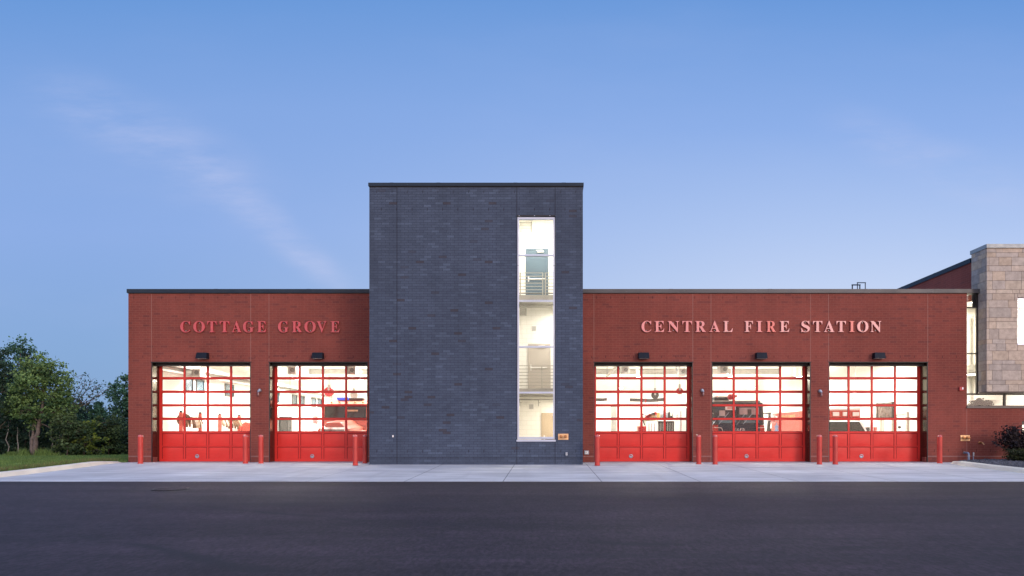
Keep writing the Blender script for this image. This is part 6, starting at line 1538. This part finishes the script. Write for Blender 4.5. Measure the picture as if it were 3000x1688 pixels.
# lawn blades: short mown turf, rougher and drier along the kerb
rnd = random.Random(12); gr, dg = MB(), MB()
def blade(mb, x, y, z, h, w_, t_):
    an = rnd.uniform(0, math.pi); dx_, dy_ = math.cos(an) * w_ * .5, math.sin(an) * w_ * .5; lx, ly = rnd.gauss(0, h * .3), rnd.gauss(0, h * .3)
    mb.add([(x - dx_, y - dy_, z), (x + dx_, y + dy_, z), (x + lx, y + ly, z + h)], [(0, 1, 2)], (t_, t_, t_))
for _ in range(42000):
    y = 20.5 + 27.5 * rnd.random() ** 1.2
    e_ = kx(KL, y) - .26 if y < 29.6 else -18.4
    x = e_ - (rnd.random() ** 1.3) * (3.5 + (y - 20) * .78)
    blade(gr, x, y, lawn_z(y, KL) - .01, rnd.uniform(.04, .11), rnd.uniform(.012, .03), rnd.random())
for _ in range(5200):
    y = 20.4 + 9.1 * rnd.random(); e_ = kx(KL, y) - .25
    blade(dg if rnd.random() < .55 else gr, e_ - abs(rnd.gauss(0, .35)), y, lawn_z(y, KL) - .01, rnd.uniform(.05, .20), rnd.uniform(.01, .025), rnd.random())
tag(gr.build('grass', M['grass'], loc=(-20, 26, 0)), 'short mown green grass of the lawn beside the brick wing', 'grass', kind='stuff')
tag(dg.build('dry_grass', M['dry_grass'], loc=(-18, 25, 0)), 'dry straw coloured grass along the pale kerb', 'grass', kind='stuff')
tw_ = MB()
for _ in range(1700):
    px = rnd.choice((rnd.gauss(65, 9), rnd.gauss(122, 14), rnd.gauss(148, 10), rnd.uniform(10, 190), rnd.gauss(32, 6))); y = 44.9 + rnd.uniform(-.5, 1.2)
    blade(tw_, X(px, y), y, lawn_z(y, KL) - .02, rnd.uniform(.15, .6) * (1.0 if abs(px - 65) < 14 or abs(px - 125) < 22 else .55), rnd.uniform(.02, .05), rnd.uniform(.2, 1))
tag(tw_.build('tall_weeds', M['grass']), 'tall rough weeds at the foot of the forked tree', 'weeds', kind='stuff')

# shrubs in the bed on the right
def shrub(name, lab, x, y, zb, seed, h, spread, lm, n, size):
    rnd = random.Random(seed); t_ = thing(name, (x, y, zb), lab, 'shrub'); tk, cr = MB(), MB()
    for _ in range(n):
        an = rnd.uniform(0, 6.28); L = h * rnd.uniform(.55, 1.08); ou = spread * rnd.uniform(.15, 1.0)
        a = Vector((x + rnd.gauss(0, .08), y + rnd.gauss(0, .08), zb)); b = Vector((x + math.cos(an) * ou, y + math.sin(an) * ou * .55, zb + L * (1 - .25 * ou / spread)))
        q = wander(a, b, 6, .05, rnd, .12); tk.tube(q, [.013, .012, .010, .009, .007, .005, .003], 5, cap=False)
        for k in range(1, 7):
            for _l in range(5):
                s_ = .06
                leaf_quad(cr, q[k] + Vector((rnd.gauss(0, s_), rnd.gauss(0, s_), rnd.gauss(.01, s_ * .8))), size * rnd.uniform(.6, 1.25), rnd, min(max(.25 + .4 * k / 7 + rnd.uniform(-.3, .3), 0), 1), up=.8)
    tk.build('stem', M['bark'], t_); cr.build('foliage', lm, t_)
shrub('shrub', 'dark purple leaved shrub with arching stems beside the low window', 19.75, 28.55, .12, 5, 1.42, 1.02, M['leaf_purple'], 120, .080)
def juniper(x, y, zb, seed):
    rnd = random.Random(seed); t_ = thing('juniper', (x, y, zb), 'low spreading green juniper at the foot of the purple shrub', 'shrub'); tk, cr = MB(), MB()
    for _ in range(150):
        an = rnd.uniform(0, 6.28); ou = rnd.uniform(.2, .85); a = Vector((x, y, zb)); b = a + Vector((math.cos(an) * ou, math.sin(an) * ou * .8, rnd.uniform(.12, .45)))
        tk.tube([a, a.lerp(b, .5) + Vector((0, 0, .05)), b], [.01, .008, .003], 4, cap=False)
        for _l in range(34): leaf_quad(cr, a.lerp(b, rnd.uniform(.3, 1.08)) + Vector((rnd.gauss(0, .05), rnd.gauss(0, .05), rnd.gauss(.03, .04))), .035 * rnd.uniform(.7, 1.3), rnd, rnd.random(), long=2.6)
    tk.build('stem', M['bark'], t_); cr.build('foliage', M['leaf_juniper'], t_)
juniper(19.3, 27.55, .10, 6)
# rock mulch stones in the bed
rk = MB(); rnd = random.Random(44)
for _ in range(1500):
    y = 24 + 5.5 * rnd.random(); e_ = kx(KR, y) + .3; x = e_ + rnd.uniform(0, 5) if y < 28.7 else rnd.uniform(18.6, 23)
    r_ = rnd.uniform(.025, .07); z = apron_z(y) + .125; k = rnd.uniform(.5, 1.3)
    rk.add([(x + r_, y, z), (x, y + r_, z), (x - r_, y, z), (x, y - r_, z), (x + rnd.gauss(0, r_ * .3), y, z + r_ * .9)], [(0, 1, 4), (1, 2, 4), (2, 3, 4), (3, 0, 4)], (k, k, k))
tag(rk.build('gravel', pmat('grey_mulch_stone', (.075, .08, .095), .9, 0, .3, 9, tint=True)), 'grey rock mulch around the shrubs', 'gravel', kind='stuff')

# made-up dark plant inside the strip window, in place of a reflected tree
rnd = random.Random(61); px_ = X(2876, 30.3)
t_ = thing('reflected_tree_standin', (px_, 30.3, 1.6), 'made-up dark plant in the strip window, standing in for a reflected tree', 'plant')
tk, cr = MB(), MB()
tk.box(px_ - .3, px_ + .3, 30.1, 30.5, 1.6, 2.3)
for _ in range(34):
    xx = px_ + rnd.uniform(-.45, .45); tip = Vector((xx + rnd.uniform(-.1, .1), 30.3, 2.52 + .28 * rnd.random() * (1 - abs(xx - px_) / .75)))
    tk.tube([(px_ + (xx - px_) * .6, 30.3, 2.28), tip], [.012, .006], 4)
    for _l in range(26): leaf_quad(cr, tip + Vector((rnd.gauss(0, .06), rnd.gauss(0, .06), rnd.uniform(-.22, .06))), .07 * rnd.uniform(.6, 1.3), rnd, rnd.uniform(0, .4))
tk.build('standin_planter', M['dark_gear'], t_); cr.build('foliage', M['leaf_dark'], t_)
